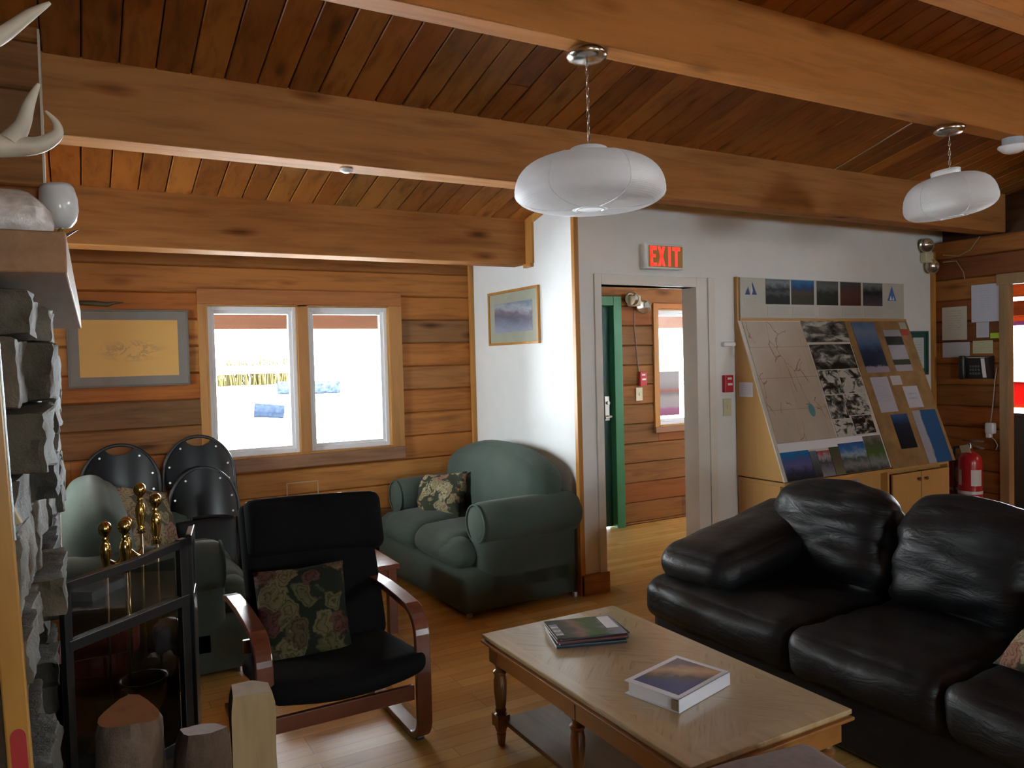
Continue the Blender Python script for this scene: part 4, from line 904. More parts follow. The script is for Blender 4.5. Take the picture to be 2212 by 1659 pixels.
def pendant(label, loc, z_can, tilt=0, tdir=0, R_=.252, hh=.118):
    x, y = loc[0], loc[1]; zs = loc[2]
    t = thing('pendant_lamp', label, 'lamp', (x, y, z_can), group='pendant lanterns on the golden beam')
    b = MB(); b.lathe([(0, .0), (.045, 0), (.075, -.008), (.082, -.022), (.078, -.036), (.055, -.048), (.02, -.053), (0, -.054)], n=32); b.build('ceiling_canopy', CHROME, t, smooth=True)
    zt2 = zs-z_can+.155
    b = MB(); z_ = -.054; k = 0
    while z_ > zt2+.035:
        M_ = T(0, 0, z_-.016) @ R(90*(k % 2)+20) @ R(0, 'X')
        b.tube([(.006*math.cos(a), 0, .0155*math.sin(a)) for a in [2*math.pi*i/12 for i in range(13)]], .0018, 6, M=M_, caps=False); z_ -= .026; k += 1
    b.build('chain', BRASS if False else CHROME, t, smooth=True)
    MB().tube([(0, 0, -.05), (.003, 0, (zt2-.05)/2), (0, 0, zt2-.01)], .0025, 6).build('cord', plain('clear_brown_cord', (.35,.2,.12), .4), t, smooth=True)
    prof = []
    a, h = R_, hh
    for i in range(33):
        th = math.pi/2-math.pi*i/32; e1, e2 = .72, .62
        cz, rr = math.copysign(abs(math.sin(th))**.8, math.sin(th)), abs(math.cos(th))**e2
        zz = cz*h*(1.26 if cz > 0 else .68)
        r_ = a*rr*(1-.05*max(0, cz))
        prof.append((r_, zz))
    prof = [(p, q) for p, q in prof if p > .06]
    zb = prof[-1][1]; ztp = prof[0][1]
    tilt_m = T(0, 0, zs-z_can) @ R(tdir) @ R(tilt, 'Y')
    sh = MB(); sh.lathe(prof, n=64, M=tilt_m); o = sh.build('lamp_shade', SHADE, t, smooth=True)
    b = MB(); b.lathe([(.062, -.012), (.072, -.01), (.074, .026), (.066, .030), (.0, .028)], c=(0, 0, ztp+.002), n=32, M=tilt_m); b.build('shade_collar', VINYL, t, smooth=True)
    b = MB(); b.tube([(.055*math.cos(q), .055*math.sin(q), zb) for q in [2*math.pi*i/32 for i in range(33)]], .003, 6, M=tilt_m); b.build('bottom_ring', VINYL, t, smooth=True)
    b = MB()
    for k in range(6):
        an = k*60+25; b.tube([(p*1.003*math.cos(math.radians(an)), p*1.003*math.sin(math.radians(an)), q) for p, q in prof[::2]], .0016, 5, M=tilt_m)
    b.build('shade_ribs', VINYL, t, smooth=True)
    MB().lathe([(0, .06), (.02, .05), (.03, .02), (.028, 0), (0, -.015)], n=16, M=tilt_m).build('bulb', plain('opal_bulb', (.8,.8,.78), .3), t, smooth=True)
pendant('large white ribbed pendant lantern hanging level above the low table', (1.800, 2.535, 2.208), 2.762, R_=.297, hh=.108)
pendant('white ribbed pendant lantern hanging crooked near the red extinguisher corner', (4.19, 2.535, 2.345), 2.762, 8, 150, R_=.232, hh=.118)
# round detectors
t = thing('smoke_detector', 'white smoke detector under the golden beam next to the crooked lantern', 'smoke detector', (4.80, 2.53, 2.762))
MB().lathe([(0, 0), (.055, 0), (.055, -.04), (0, -.042)], n=28).build('base', plain('grey_detector_base', (.4,.44,.48), .5), t, smooth=False)
MB().lathe([(0, -.04), (.075, -.042), (.078, -.052), (.05, -.078), (.03, -.086), (0, -.088)], n=32).build('cover', VINYL, t, smooth=True)
o = MB().lathe([(0, 0), (.032, 0), (.03, -.012), (.014, -.02), (0, -.021)], n=24).build('ceiling_sensor', VINYL, smooth=True); o.location = (1.19, 3.70, 2.497); tag(o, 'tiny white round sensor under the long brown beam', 'sensor')
MB_w = MB().tube([(0, 0, 0), (.03, .3, -.072), (.055, .62, -.147)], .004, 6)
o = MB_w.build('ceiling_wire', plain('pale_wire', (.55,.5,.42), .5)); o.location = (4.57, 3.0, zc(3.0)-.006); tag(o, 'thin pale wire stapled to the boards between the two lanterns', 'wire')

# ================================================================ exit sign
t = thing('exit_sign', 'lit red EXIT sign above the white doorway', 'sign', (3.53, Y2, 2.14))
MB().box(-.165, .155, -.075, 0, 0, .17).build('housing', plain('exit_housing', (.72,.75,.74), .4), t, bevel=.003)
m, nt, b_ = newmat('exit_face_amber'); b_.inputs['Base Color'].default_value = (.28,.16,.02,1); b_.inputs['Emission Color'].default_value = (.8,.30,.03,1); b_.inputs['Emission Strength'].default_value = .05; EXF = m
MB().box(-.147, .147, -.079, -.0745, .012, .155).build('sign_face', EXF, t)
m, nt, b_ = newmat('exit_letters_red'); b_.inputs['Base Color'].default_value = (.8,.04,.02,1); b_.inputs['Emission Color'].default_value = (1,.045,.03,1); b_.inputs['Emission Strength'].default_value = .62; EXR = m
def letter(parent, name, polys, mat, y0, y1):
    b = MB()
    for p in polys: b.prism(p, y0, y1, 'Y')
    return b.build(name, mat, parent)
H0, H1 = .018, .150; s_ = .016
def rect(a, c_, z0, z1): return [(a, z0), (c_, z0), (c_, z1), (a, z1)]
E_ = [rect(-.135, -.135+s_*1.2, H0, H1), rect(-.135, -.082, H1-.026, H1), rect(-.135, -.090, .076, .096), rect(-.135, -.082, H0, H0+.022)]
X_ = [[(-.072, H0), (-.050, H0), (-.008, H1), (-.030, H1)], [(-.030, H0), (-.008, H0), (-.050, H1), (-.072, H1)]]
I_ = [rect(.018, .040, H0, H1)]
T_ = [rect(.078, .100, H0, H1), rect(.056, .124, H1-.024, H1)]
b = MB()
for g in (E_, X_, I_, T_):
    for p in g: b.prism(p, -.0815, -.079, 'Y')
b.build('exit_lettering', EXR, t)
# ================================================================ wall devices
RED = plain('alarm_red', (.55,.02,.03), .35); CREAMP = plain('cream_plastic', (.66,.61,.42), .4)
def pull_station(label, x, y, z, w_=.082, h_=.125):
    t = thing('fire_alarm_pull', label, 'fire alarm', (x, y, z)); MB().box(-w_/2, w_/2, -.035, 0, -h_/2, h_/2).build('body', RED, t, bevel=.004)
    MB().box(-w_*.28, w_*.28, -.043, -.035, -.012, .004).build('pull_bar', PAPERW, t, bevel=.002); MB().box(-w_*.25, w_*.25, -.037, -.034, .03, .045).build('label_plate', PAPERW, t)
pull_station('red fire alarm pull between the white doorway and the display cabinet', 4.142, Y2, 1.338)
pull_station('red fire alarm pull on the log wall seen through the white doorway', 4.565, YB-.005, 1.345, .075, .13)
def switch(label, x, y, z, w_=.07, h_=.115):
    t = thing('light_switch', label, 'switch', (x, y, z)); MB().box(-w_/2, w_/2, -.012, 0, -h_/2, h_/2).build('plate', CREAMP, t, bevel=.003); MB().box(-.008, .008, -.02, -.012, -.012, .014).build('toggle', CREAMP, t, bevel=.002)
switch('cream light switch under the red fire alarm by the display cabinet', 4.142, Y2, 1.165, .075, .125)
switch('cream light switch under the red fire alarm seen through the white doorway', 4.53, YB-.005, 1.205, .075, .12)
t = thing('wall_bracket', 'small white wall bracket above the red fire alarm by the cabinet', 'bracket', (4.15, Y2, 1.625))
b = MB(); b.rbox((0, -.02, 0), (.06, .02, .017), .012, 6); b.tube([(.035, -.03, -.0), (.036, -.032, -.09)], .006, 8); b.build('bracket_body', VINYL, t, smooth=True)
def emergency(label, loc, rz, k=1.0, heads=None, boxm=CREAMP):
    t = thing('emergency_light', label, 'emergency light', loc, math.radians(rz))
    b = MB(); b.rbox((-.03, -.03, .02), (.06*k, .03, .05*k), .012, 6); b.build('junction_box', boxm, t, smooth=True)
    for (hx, hz, ang) in heads:
        M_ = T(hx, -.06, hz) @ R(ang) @ R(90, 'X')
        b = MB(); b.lathe([(0, -.075*k), (.03*k, -.07*k), (.055*k, -.03*k), (.062*k, .0), (.066*k, .004), (.062*k, .008)], n=24, M=M_); h_ = b.build('lamp_head', boxm, t, smooth=True)
        MB().lathe([(.058*k, .002), (.05*k, -.004), (.025*k, -.02*k), (0, -.024*k)], n=24, M=M_).build('reflector', plain('reflector', (.75,.75,.72), .15, .9), h_, smooth=True)
    return t
emergency('twin-headed emergency light in the corner above the pinned wall papers', (6.54, Y2-.0, 2.33), 0, .95, [(-.08, .12, -35), (.0, -.06, -25)])
emergency('twin-headed emergency light over the green door in the corridor', (4.50, YB-.01, 2.04), 0, 1.0, [(-.075, .035, -20), (.055, -.035, -30)], plain('aged_cream', (.45,.40,.28), .5))
b = MB(); b.tube([(0, 0, .0), (.0, 0, -.2), (.035, 0, -.56), (.05, 0, -.62)], .005, 6)
o = b.build('wall_conduit', plain('brown_conduit', (.18,.09,.06), .5)); o.location = (4.49, YB-.012, 2.0); tag(o, 'thin conduit running down from the corridor emergency light', 'conduit')
b = MB(); b.tube([(0, 0, 0), (.03, -.12, -.02), (.03, -.22, .02), (.03, -.30, .12)], .005, 6); b.tube([(0, -.0, -.06), (.03, -.1, -.06), (.03, -.16, -.16), (.03, -.17, -.22)], .005, 6)
o = b.build('loose_cable', plain('tan_cable', (.35,.25,.15), .5)); o.location = (6.585, 4.05, 2.36); tag(o, 'loose tan cable curling from the corner emergency light', 'cable')
# window poster in the corridor
sheet_thing('window_poster', 'pink and white poster taped inside the corridor window', 'poster', (4.80, YB+.035, .985), (.255, 0, 0), (0, 0, .42), (lambda: (lambda m: m)(photo_mat('pink_poster', [(0, (.55,.2,.4)), (.15, (.6,.25,.45)), (.2, (.6,.55,.6)), (.4, (.62,.58,.62)), (.5, (.35,.32,.34)), (.56, (.6,.22,.2)), (.64, (.5,.48,.5)), (.8, (.62,.62,.64)), (1, (.6,.6,.62))], 4, .04)))())
# ================================================================ framed things
def framed(name, label, cat, loc, rz, w_, h_, fw_, fm, mw, mm, pic, tilt=0, glass=True):
    t = thing(name, label, cat, loc, rot=(0, math.radians(tilt), rz)); b = MB()
    for (a, c_, d_, e) in ((-w_/2, w_/2, h_/2-fw_, h_/2), (-w_/2, w_/2, -h_/2, -h_/2+fw_)): b.box(a, c_, -.022, 0, d_, e)
    for (a, c_) in ((-w_/2, -w_/2+fw_), (w_/2-fw_, w_/2)): b.box(a, c_, -.022, 0, -h_/2+fw_, h_/2-fw_)
    b.build('frame', fm, t, bevel=.002); iw, ih = w_-2*fw_, h_-2*fw_
    MB().box(-iw/2, iw/2, -.010, -.001, -ih/2, ih/2).build('mat_board', mm, t)
    b = MB(); b.sheet((-iw/2+mw, -.0105, -ih/2+mw), (iw-2*mw, 0, 0), (0, 0, ih-2*mw), .001); b.build('picture', pic, t); return t
def sketch():
    m, nt, b = newmat('pencil_drawing'); v = coords(nt, kind='UV'); f = noise_n(nt, v, 2.5, 8, .7, 1.5); e = math_n(nt, 'ABSOLUTE', math_n(nt, 'SUBTRACT', f, .5))
    sx = nt.nodes.new('ShaderNodeSeparateXYZ'); nt.links.new(v, sx.inputs[0])
    d = math_n(nt, 'ADD', math_n(nt, 'POWER', math_n(nt, 'MULTIPLY', math_n(nt, 'SUBTRACT', sx.outputs[0], .52), 2.6), 2), math_n(nt, 'POWER', math_n(nt, 'MULTIPLY', math_n(nt, 'SUBTRACT', sx.outputs[1], .45), 4.5), 2))
    k = math_n(nt, 'MULTIPLY', math_n(nt, 'LESS_THAN', e, .03), math_n(nt, 'SUBTRACT', 1.0, math_n(nt, 'MINIMUM', d, 1.0)))
    nt.links.new(mixc(nt, math_n(nt, 'MULTIPLY', k, .7), (.72,.42,.12), (.36,.23,.12)), b.inputs['Base Color']); b.inputs['Roughness'].default_value = .6; return m
framed('framed_drawing', 'framed landscape drawing on amber paper with a grey mat', 'picture', (.329, YB, 1.69), 0, .718, .502, .012, plain('grey_frame', (.16,.14,.12), .5), .055, plain('grey_mat', (.24,.22,.20), .8), sketch())
framed('framed_watercolour', 'small tilted landscape picture in a thin wooden frame on the white wall', 'picture', (XS, 5.0, 1.865), math.radians(-90), .745, .405, .018, TRIM, .075, plain('sage_mat', (.36,.37,.29), .8),
       photo_mat('mountain_painting', [(0, (.42,.46,.6)), (.25, (.30,.33,.45)), (.5, (.20,.18,.24)), (.65, (.28,.24,.30)), (.8, (.5,.55,.65)), (1, (.25,.32,.42))], 4, .3, .25, tilt=.25), tilt=0)
framed('framed_certificate', 'green framed certificate on the white wall partly behind the notice board', 'picture', (6.41, Y2, 1.52), 0, .26, .38, .02, plain('dark_green_frame', (.02,.09,.07), .4), .035, plain('green_mat', (.03,.10,.08), .8), text_paper('certificate', (.62,.66,.68), (.2,.2,.2), 12, .15, .85, .2, .4))
t = thing('driftwood_stick', 'thin dark curved stick lying along the top of the framed drawing', 'stick', (.15, YB-.02, 1.972))
MB().tube([(-.16, 0, .012), (-.02, -.004, .008), (.06, -.006, .0), (.10, -.004, .012), (.15, 0, .014)], [.012, .016, .014, .008, .003], 8, flat=1.0).build('stick', plain('grey_green_wood', (.10,.085,.035), .6, var=.3), t, smooth=True)
# ================================================================ papers, phone and extinguishers on the log wall
PX = XR-.005
def wall_paper(label, y0, y1, z0, z1, mat, tl=0):
    sheet_thing('wall_paper', label, 'paper', (PX, y0, z0), (0, y1-y0, tl), (0, -tl, z1-z0), mat)
tp = [('cream typed notice on the log wall nearest the white wall corner', 4.085, 3.868, 1.625, 1.91, text_paper('wp1', (.58,.54,.46), (.25,.2,.2), 14, .2, .9, .3, .4, 1)),
      ('largest white sheet, highest of the papers on the log wall', 3.83, 3.605, 1.768, 2.08, text_paper('wp2', (.58,.60,.74), (.35,.38,.6), 16, .3, .9, .3, .4, 2)),
      ('small white card hanging below the largest white sheet', 3.79, 3.685, 1.638, 1.765, text_paper('wp3', (.56,.57,.66), (.3,.3,.45), 10, .1, .95, .1, .4, 3)),
      ('wide blank white sheet below the cream typed notice', 4.083, 3.846, 1.475, 1.605, text_paper('wp4', (.55,.54,.60), (.5,.5,.55), 3, .1, .9, .1, .2, 4)),
      ('pale yellow lined card above the wall phone', 3.82, 3.655, 1.505, 1.612, text_paper('wp5', (.58,.56,.36), (.3,.3,.25), 7, .05, .95, .1, .5, 5)),
      ('lime green sticky note next to the door casing', 3.676, 3.606, 1.628, 1.672, plain('lime_note', (.45,.72,.03), .6))]
for lb, y0, y1, z0, z1, mt in tp: wall_paper(lb, y0, y1, z0, z1, mt)
t = thing('wall_phone', 'black desk phone mounted on the log wall', 'telephone', (XR, 3.765, 1.39)); b = MB()
b.prism([(-.0, -.095), (-.05, -.095), (-.085, .08), (-.03, .095), (0, .095)], -.115, .095, 'Y'); o = b.build('phone_body', BLACKM, t, bevel=.004)
b = MB(); b.rbox((-.085, .10, .0), (.02, .025, .10), .012, 6); b.build('handset', BLACKM, t, smooth=True)
b = MB(); b.sheet((-.0755, .055, .055), (0, -.14, 0), (-.006, 0, .028), .002); b.sheet((-.055, -.055, -.085), (0, -.03, 0), (-.033, 0, .16), .002); b.build('label_card', PAPERW, t)
b = MB()
for i in range(4):
    for j in range(4): b.box(-.075, -.058, .03-.022*i, .045-.022*i, -.06+.03*j, -.042+.03*j)
b.build('keys', plain('grey_keys', (.09,.10,.11), .4), t, bevel=.001)
t = thing('power_adapter', 'white power adapter plugged in beside the door casing with a cable running up', 'adapter', (XR, 3.665, .885)); b = MB()
b.rbox((-.03, 0, .0), (.028, .035, .045), .01, 5); b.rbox((-.035, .01, -.06), (.02, .02, .02), .008, 4); b.build('plug_body', VINYL, t, smooth=True)
MB().tube([(-.03, 0, .04), (-.012, -.01, .2), (-.012, -.03, .42), (-.012, -.045, .5)], .004, 6).build('cable', plain('grey_cable', (.45,.42,.38), .5), t, smooth=True)
MB().tube([(-.03, .0, -.07), (-.02, -.03, -.1), (-.02, -.05, -.14), (-.02, -.035, -.18)], .004, 6).build('cable', plain('grey_cable_b', (.4,.37,.33), .5), t, smooth=True)
REDX = plain('extinguisher_red', (.42,.012,.02), .28, coat=.4); SILV = plain('silver_label', (.6,.62,.64), .4)
def extinguisher(label, loc, r=.088, h=.56, dim=False):
    t = thing('fire_extinguisher', label, 'fire extinguisher', loc)
    MB().lathe([(0, 0), (r*.9, 0), (r, .02), (r, h-.09), (r*.93, h-.05), (r*.7, h-.015), (r*.3, h), (.02, h+.01), (.02, h+.03), (0, h+.03)], n=32).build('cylinder', REDX, t, smooth=True)
    b = MB(); b.lathe([(r+.0015, .26), (r+.0015, .285)], n=32); b.build('band', SILV, t, smooth=True)
    b = MB(); b.lathe([(r+.001, .33), (r+.001, .46)], n=32)
    b.f = [f for i, f in enumerate(b.f) if 19 <= i <= 23 or i in (13, 14)]; b.m = b.m[:len(b.f)]; b.r = b.r[:len(b.f)]; b.uv = b.uv[:len(b.f)]; b.build('label', SILV, t, smooth=True, weld=False)
    b = MB(); b.tube([(0, 0, h+.02), (0, 0, h+.075)], .018, 12); b.box(-.012, .012, -.11, .05, h+.085, h+.1); b.prism([(-.12, h+.035), (-.10, h+.025), (0, h+.065), (0, h+.08)], -.012, .012, 'X'); b.build('valve_handle', STEEL, t, bevel=.002)
    b = MB(); b.tube([(0, .02, h+.05), (-.02, r+.03, h+.03), (-.02, r+.035, h-.2), (-.02, r+.03, .2)], .011, 8); b.build('hose', BLACKM, t, smooth=True)
    MB().sheet((-.03, .04, h-.04), (.0, -.075, .02), (0, .03, .085), .002).build('inspection_tag', text_paper('tag_'+name_safe(label), (.6,.55,.42), (.3,.25,.2), 6, .1, .9, .1, .4), t)
def name_safe(s): return s[:6].replace(' ', '_')
extinguisher('bright red fire extinguisher in front of the log wall below the phone', (6.40, 3.72, .12), .09, .60)
extinguisher('dark red fire extinguisher half hidden between the cabinet and the bright one', (6.49, 3.925, .10), .075, .52)
MB_s = MB().box(-.22, .12, -.16, .3, 0, .10); o = MB_s.build('extinguisher_plinth', DARKW, bevel=.004); o.location = (6.50, 3.72, 0); tag(o, 'low dark plinth under the two fire extinguishers', 'plinth')
for o_ in list(bpy.data.objects):
    if o_.name.startswith('fire_extinguisher'): o_.location.z = .10
# next room
t = thing('red_chair', 'bright red chair in the next room under the blue-barred window', 'chair', (8.85, 4.62, 0)); RC = plain('bright_red_plastic', (.75,.015,.03), .35)
b = MB(); b.rbox((0, 0, 1.06), (.04, .22, .12), .035, 12); b.build('backrest', RC, t, smooth=True)
b = MB(); b.rbox((-.2, 0, .72), (.21, .22, .03), .025, 10); b.build('seat', RC, t, smooth=True)
for xx in (-.36, -.03):
    for yy in (-.18, .18): MB().tube([(xx, yy, 0), (xx, yy, .72 if xx < -.1 else 1.0)], .013, 8).build('leg', BLACKM, t, smooth=True)
t = thing('dark_counter', 'dark counter cabinet just inside the next room', 'counter', (7.65, 3.8, 0)); MB().box(-.3, .35, -.5, .62, 0, .93).build('body', plain('charcoal_panel', (.02,.02,.022), .5), t, bevel=.004); MB().box(-.32, .37, -.52, .64, .93, .96).build('countertop', plain('dark_top', (.03,.012,.012), .3), t, bevel=.004)

# ================================================================ fireplace corner
ST = stone_mat('ledge_stone', [(.065,.054,.036),(.10,.078,.048),(.048,.046,.038),(.14,.12,.09),(.08,.056,.034),(.17,.15,.125)])
def rock(b, c, h, seed, amp=.012, n=5, mat=0, M=None):
    rr = random.Random(seed)
    def f(q):
        v = Vector((q.x*9+seed, q.y*9, q.z*9)); k = mnoise.noise(v)*amp*1.3+mnoise.noise(v*2.7)*amp*.9+mnoise.noise(v*7)*amp*.5
        return Vector((q.x*(1+k/max(h[0], .03)*.8), q.y+k, q.z*(1+.5*k/max(h[2], .03))))
    b.rbox(c, h, min(h)*.10, n, fn=f, mat=mat, M=M)
t = thing('stone_fireplace', 'rough ledgestone fireplace with a raised hearth against the log wall', 'fireplace', (-.5, 2.5, 0)); M = T(.5, -2.5, 0)
b = MB(); b.box(-1.0, -.16, 1.62, 3.42, .28, 1.705, M=M); b.build('masonry_core', plain('mortar_dark', (.035,.032,.028), .9), t)
rr = random.Random(77)
# courses of protruding stones on the face towards +X, opening left for the black plate
z = .29; k = 0
rows = [.10,.13,.085,.15,.11,.14,.09,.17,.10,.12,.13,.09]
while z < 1.66:
    h_ = rows[k % len(rows)]; h_ = min(h_, 1.70-z); y = 1.60+rr.uniform(-.03, .05)
    while y < 3.42:
        L_ = rr.uniform(.16, .42); L_ = min(L_, 3.42-y)
        if L_ < .06: break
        inopen = (z+h_*.5 < .98) and (y+L_*.5 > 1.95) and (y+L_*.5 < 2.95)
        pr_ = rr.uniform(.0, .06)+(.02 if z > 1.0 else 0)
        if not inopen:
            b = MB(); x1 = -.115+pr_; x0 = -.24
            rock(b, Vector(((x0+x1)/2, y+L_/2, z+h_/2)), ((x1-x0)/2, L_/2-.004, h_/2-.004), rr.randint(1, 900), .011, 11, M=M)
            o = b.build('stone', ST, t, smooth=True, weld=True); o.data.set_sharp_from_angle(angle=math.radians(24))
        y += L_
    z += h_; k += 1
b = MB(); b.box(-.158, -.15, 1.97, 2.93, .29, .98, M=M); b.build('firebox_shade_plate', plain('firebox_shade_black', (.006,.006,.006), .9), t)  # flat black plate: the dark inside of the firebox is put into its colour
b = MB(); b.box(-1.0, .30, 1.2, 3.44, 0, .272, M=M); b.box(-1.0, .43, 1.2, 2.42, 0, .272, M=M); b.box(-1.0, .315, 1.19, 3.44, .245, .28, M=M, mat=0); b.box(-1.0, .445, 1.19, 2.43, .245, .28, M=M)
b.build('hearth', ST, t, bevel=.01)
MANT = wood('mantel_timber', [(.30,.16,.075)], 'Y', .6, .3, grain=.35)
t = thing('mantel_shelf', 'thick weathered timber mantel above the stone fireplace', 'shelf', (-.2, 2.45, 1.713), math.radians(-1.05))
MB().box(-.22, .215, -.945, .985, 0, .07).build('plank', [MANT], t, bevel=.003)
# rock crystal on the mantel
t = thing('quartz_rock', 'large cloudy white quartz rock on the near end of the mantel', 'rock', (-.115, 1.66, 1.784))
m, nt, b_ = newmat('cloudy_quartz'); f_ = noise_n(nt, coords(nt), 22, 6, .6); nt.links.new(ramp(nt, f_, [(.3, (.34,.26,.22)), (.5, (.50,.44,.40)), (.7, (.74,.70,.68))]), b_.inputs['Base Color']); b_.inputs['Roughness'].default_value = .25; b_.inputs['Transmission Weight'].default_value = .0; bump(nt, b_, f_, .5, .01); QZ = m
b = MB()
def qf(q):
    q = Vector(q); s = 1-.35*max(0, q.z/.05)**2; q.x *= s; q.y *= s
    k = mnoise.noise(Vector((q.x*16, q.y*16, q.z*16))); return q*(1+.22*k)
b.rbox((0, 0, .047), (.10, .07, .047), .03, 9, fn=qf); o = b.build('crystal', QZ, t, smooth=True); o.data.set_sharp_from_angle(angle=math.radians(22))
# antler resting on the mantel
ANT = plain('antler_bone', (.50,.45,.36), .5, var=.22)
t = thing('antler', 'pale forked antler standing on the mantel over the quartz rock', 'antler', (-.36, 1.62, 1.783)); M = T(.36, -1.62, -1.783)
b = MB()
def sm(pts, rs, n=8):
    P = []; Rr = []
    for i in range(len(pts)-1):
        p0, p1, p2, p3 = [Vector(pts[max(0, min(len(pts)-1, i+k))]) for k in (-1, 0, 1, 2)]
        for j in range(n):
            u = j/n; P.append(.5*((2*p1)+(p2-p0)*u+(2*p0-5*p1+4*p2-p3)*u*u+(-p0+3*p1-3*p2+p3)*u**3)); Rr.append(rs[i]*(1-u)+rs[i+1]*u)
    P.append(Vector(pts[-1])); Rr.append(rs[-1]); return P, Rr
P_, R_ = sm([(-.36, 1.66, 1.79), (-.31, 1.66, 1.88), (-.20, 1.67, 1.950), (-.10, 1.70, 1.964), (-.045, 1.70, 1.970), (-.012, 1.70, 1.992), (-.010, 1.70, 2.015), (-.027, 1.70, 2.036)], [.026, .024, .023, .0215, .016, .011, .007, .002]); b.tube(P_, R_, 14, M=M)
P_, R_ = sm([(-.085, 1.70, 1.972), (-.065, 1.70, 2.005), (-.053, 1.70, 2.045), (-.036, 1.70, 2.085)], [.021, .0135, .010, .003]); b.tube(P_, R_, 12, M=M)
P_, R_ = sm([(-.27, 1.665, 1.91), (-.21, 1.67, 2.03), (-.14, 1.69, 2.12), (-.09, 1.7, 2.165), (-.045, 1.7, 2.21), (-.012, 1.7, 2.238)], [.02, .018, .016, .014, .010, .003]); b.tube(P_, R_, 12, M=M)
b.build('tines', ANT, t, smooth=True, weld=False)
# wall sconce at the edge of the log wall
t = thing('wall_sconce', 'white glass wall sconce with a brass stem behind the quartz rock', 'lamp', (-.064, 3.40, 2.08))
b = MB(); b.lathe([(.0, -.005), (.03, -.002), (.05, .02), (.062, .06), (.064, .10), (.058, .14), (.050, .156), (.046, .156), (.056, .10), (.05, .03)], c=(.05, -.05, .0), n=28, M=R(-6, 'Y')); b.build('glass_shade', plain('milk_glass', (.70,.73,.74), .2), t, smooth=True)
b = MB(); b.tube([(.03, -.05, -.035), (.045, -.05, .0)], .009, 10); b.build('stem', BRASS, t, smooth=True)
b = MB(); b.tube([(0, 0, -.045), (.015, -.03, -.05), (.03, -.05, -.04)], .008, 8); b.tube([(.02, -.05, -.048), (.06, -.05, -.025), (.10, -.05, .0)], [.008, .006, .002], 8); b.lathe([(0, -.004), (.035, -.003), (.04, 0), (0, 0)], n=16, M=T(0, 0, -.045) @ R(-90, 'Y')); b.build('arm', plain('dark_bronze', (.10,.06,.05), .4, .8), t, smooth=True)
# wooden pole in front of the stones
t = thing('wooden_pole', 'yellow varnished wooden pole with a red painted mark leaning by the fireplace', 'pole', (-.076, 1.46, .282), rot=(math.radians(-.8), math.radians(-1.9), 0))
o = MB().box(-.0175, .0175, -.006, .006, 0, 1.5).build('shaft', wood('yellow_varnish', [(.42,.22,.045)], 'Z', .3, .2, grain=.25, coat=.3), t, bevel=.003)
b = MB(); b.prism([(-.011, .25), (.011, .25), (.011, .685)]+[(.011*math.cos(a), .685+.014*math.sin(a)) for a in [math.pi*i/8 for i in range(1, 8)]]+[(-.011, .685)], -.0068, -.006, 'Y'); b.build('red_mark', plain('red_paint', (.33,.015,.02), .4), t)
MB().box(.0175, .0195, -.004, .006, 1.0, 1.5).build('metal_edge', plain('bright_edge', (.6,.65,.7), .25, .9), t)
t = thing('wooden_plaque', 'small cream wooden plaque leaning on the stones behind the pole', 'plaque', (-.092, 1.50, 1.30), rot=(0, math.radians(-24), math.radians(-20)))
b = MB(); b.box(-.012, .012, -.004, .004, 0, .135); b.build('slat', wood('cream_slat', [(.50,.42,.27)], 'Z', .5, 0, grain=.2), t, bevel=.001)
b = MB(); b.box(-.007, .007, -.0055, -.004, .03, .05); b.box(-.007, .007, -.0055, -.004, .075, .095); b.build('painted_marks', PAPERW, t)
# ---------------- firewood standing on the hearth
def bark(name, c1, c2): return stone_mat(name, [c1, c2, c1], 9)
BK = bark('fir_bark', (.16,.10,.07), (.20,.15,.12)); BK2 = bark('dark_bark', (.12,.075,.05), (.10,.07,.05)); CUT = wood('split_face', [(.42,.31,.16)], 'Z', .7, .3, grain=.35); CUTO = wood('red_split_face', [(.28,.12,.05)], 'Z', .7, .4, grain=.4)
def firewood(label, loc, poly, h, mats, rz=0, tilt=0, top=.03, seed=1, rot=None):
    t = thing('firewood_log', label, 'firewood', loc, rot=rot or (math.radians(tilt), 0, math.radians(rz)), group='firewood standing on the hearth'); rr = random.Random(seed); n = len(poly); lv = 16; vs = []
    for i in range(lv+1):
        z_ = h*i/lv
        for (x, y, mt) in poly:
            k = 1+.10*mnoise.noise(Vector((x*14+seed, y*14, z_*9)))+(-.16 if i == lv else (-.05 if i == lv-1 else 0)); vs.append((x*k, y*k, z_+(top*mnoise.noise(Vector((x*7, y*7, seed))) if i == lv else 0)))
    b = MB(); fs = [(i*n+j, i*n+(j+1) % n, (i+1)*n+(j+1) % n, (i+1)*n+j) for i in range(lv) for j in range(n)]
    for j in range(n): b.add(vs, [f for q, f in enumerate(fs) if q % n == j], poly[j][2])
    vs2 = vs[-n:]; b.add(vs2, [tuple(range(n))], 1)
    o = b.build('wood', mats, t, smooth=True, weld=True); o.data.set_sharp_from_angle(angle=math.radians(38)); return t
def rpoly(r, n, cut=None, seed=0):
    out = []
    for i in range(n):
        a = 2*math.pi*i/n; q = r*(1+.10*mnoise.noise(Vector((math.cos(a)*1.5+seed, math.sin(a)*1.5, 0)))); out.append((q*math.cos(a), q*math.sin(a)*.8, 0))
    return out
firewood('rounded bark-covered log with a reddish face, in front of the fire screen', (.075, 2.06, .283), rpoly(.082, 20, seed=3), .46, [BK, CUTO], 20, 4, .05, 4)
firewood('shorter dark bark log between the rounded log and the pale split one', (.225, 2.03, .283), rpoly(.078, 20, seed=8), .385, [BK2, CUTO], 70, 3, .03, 9)
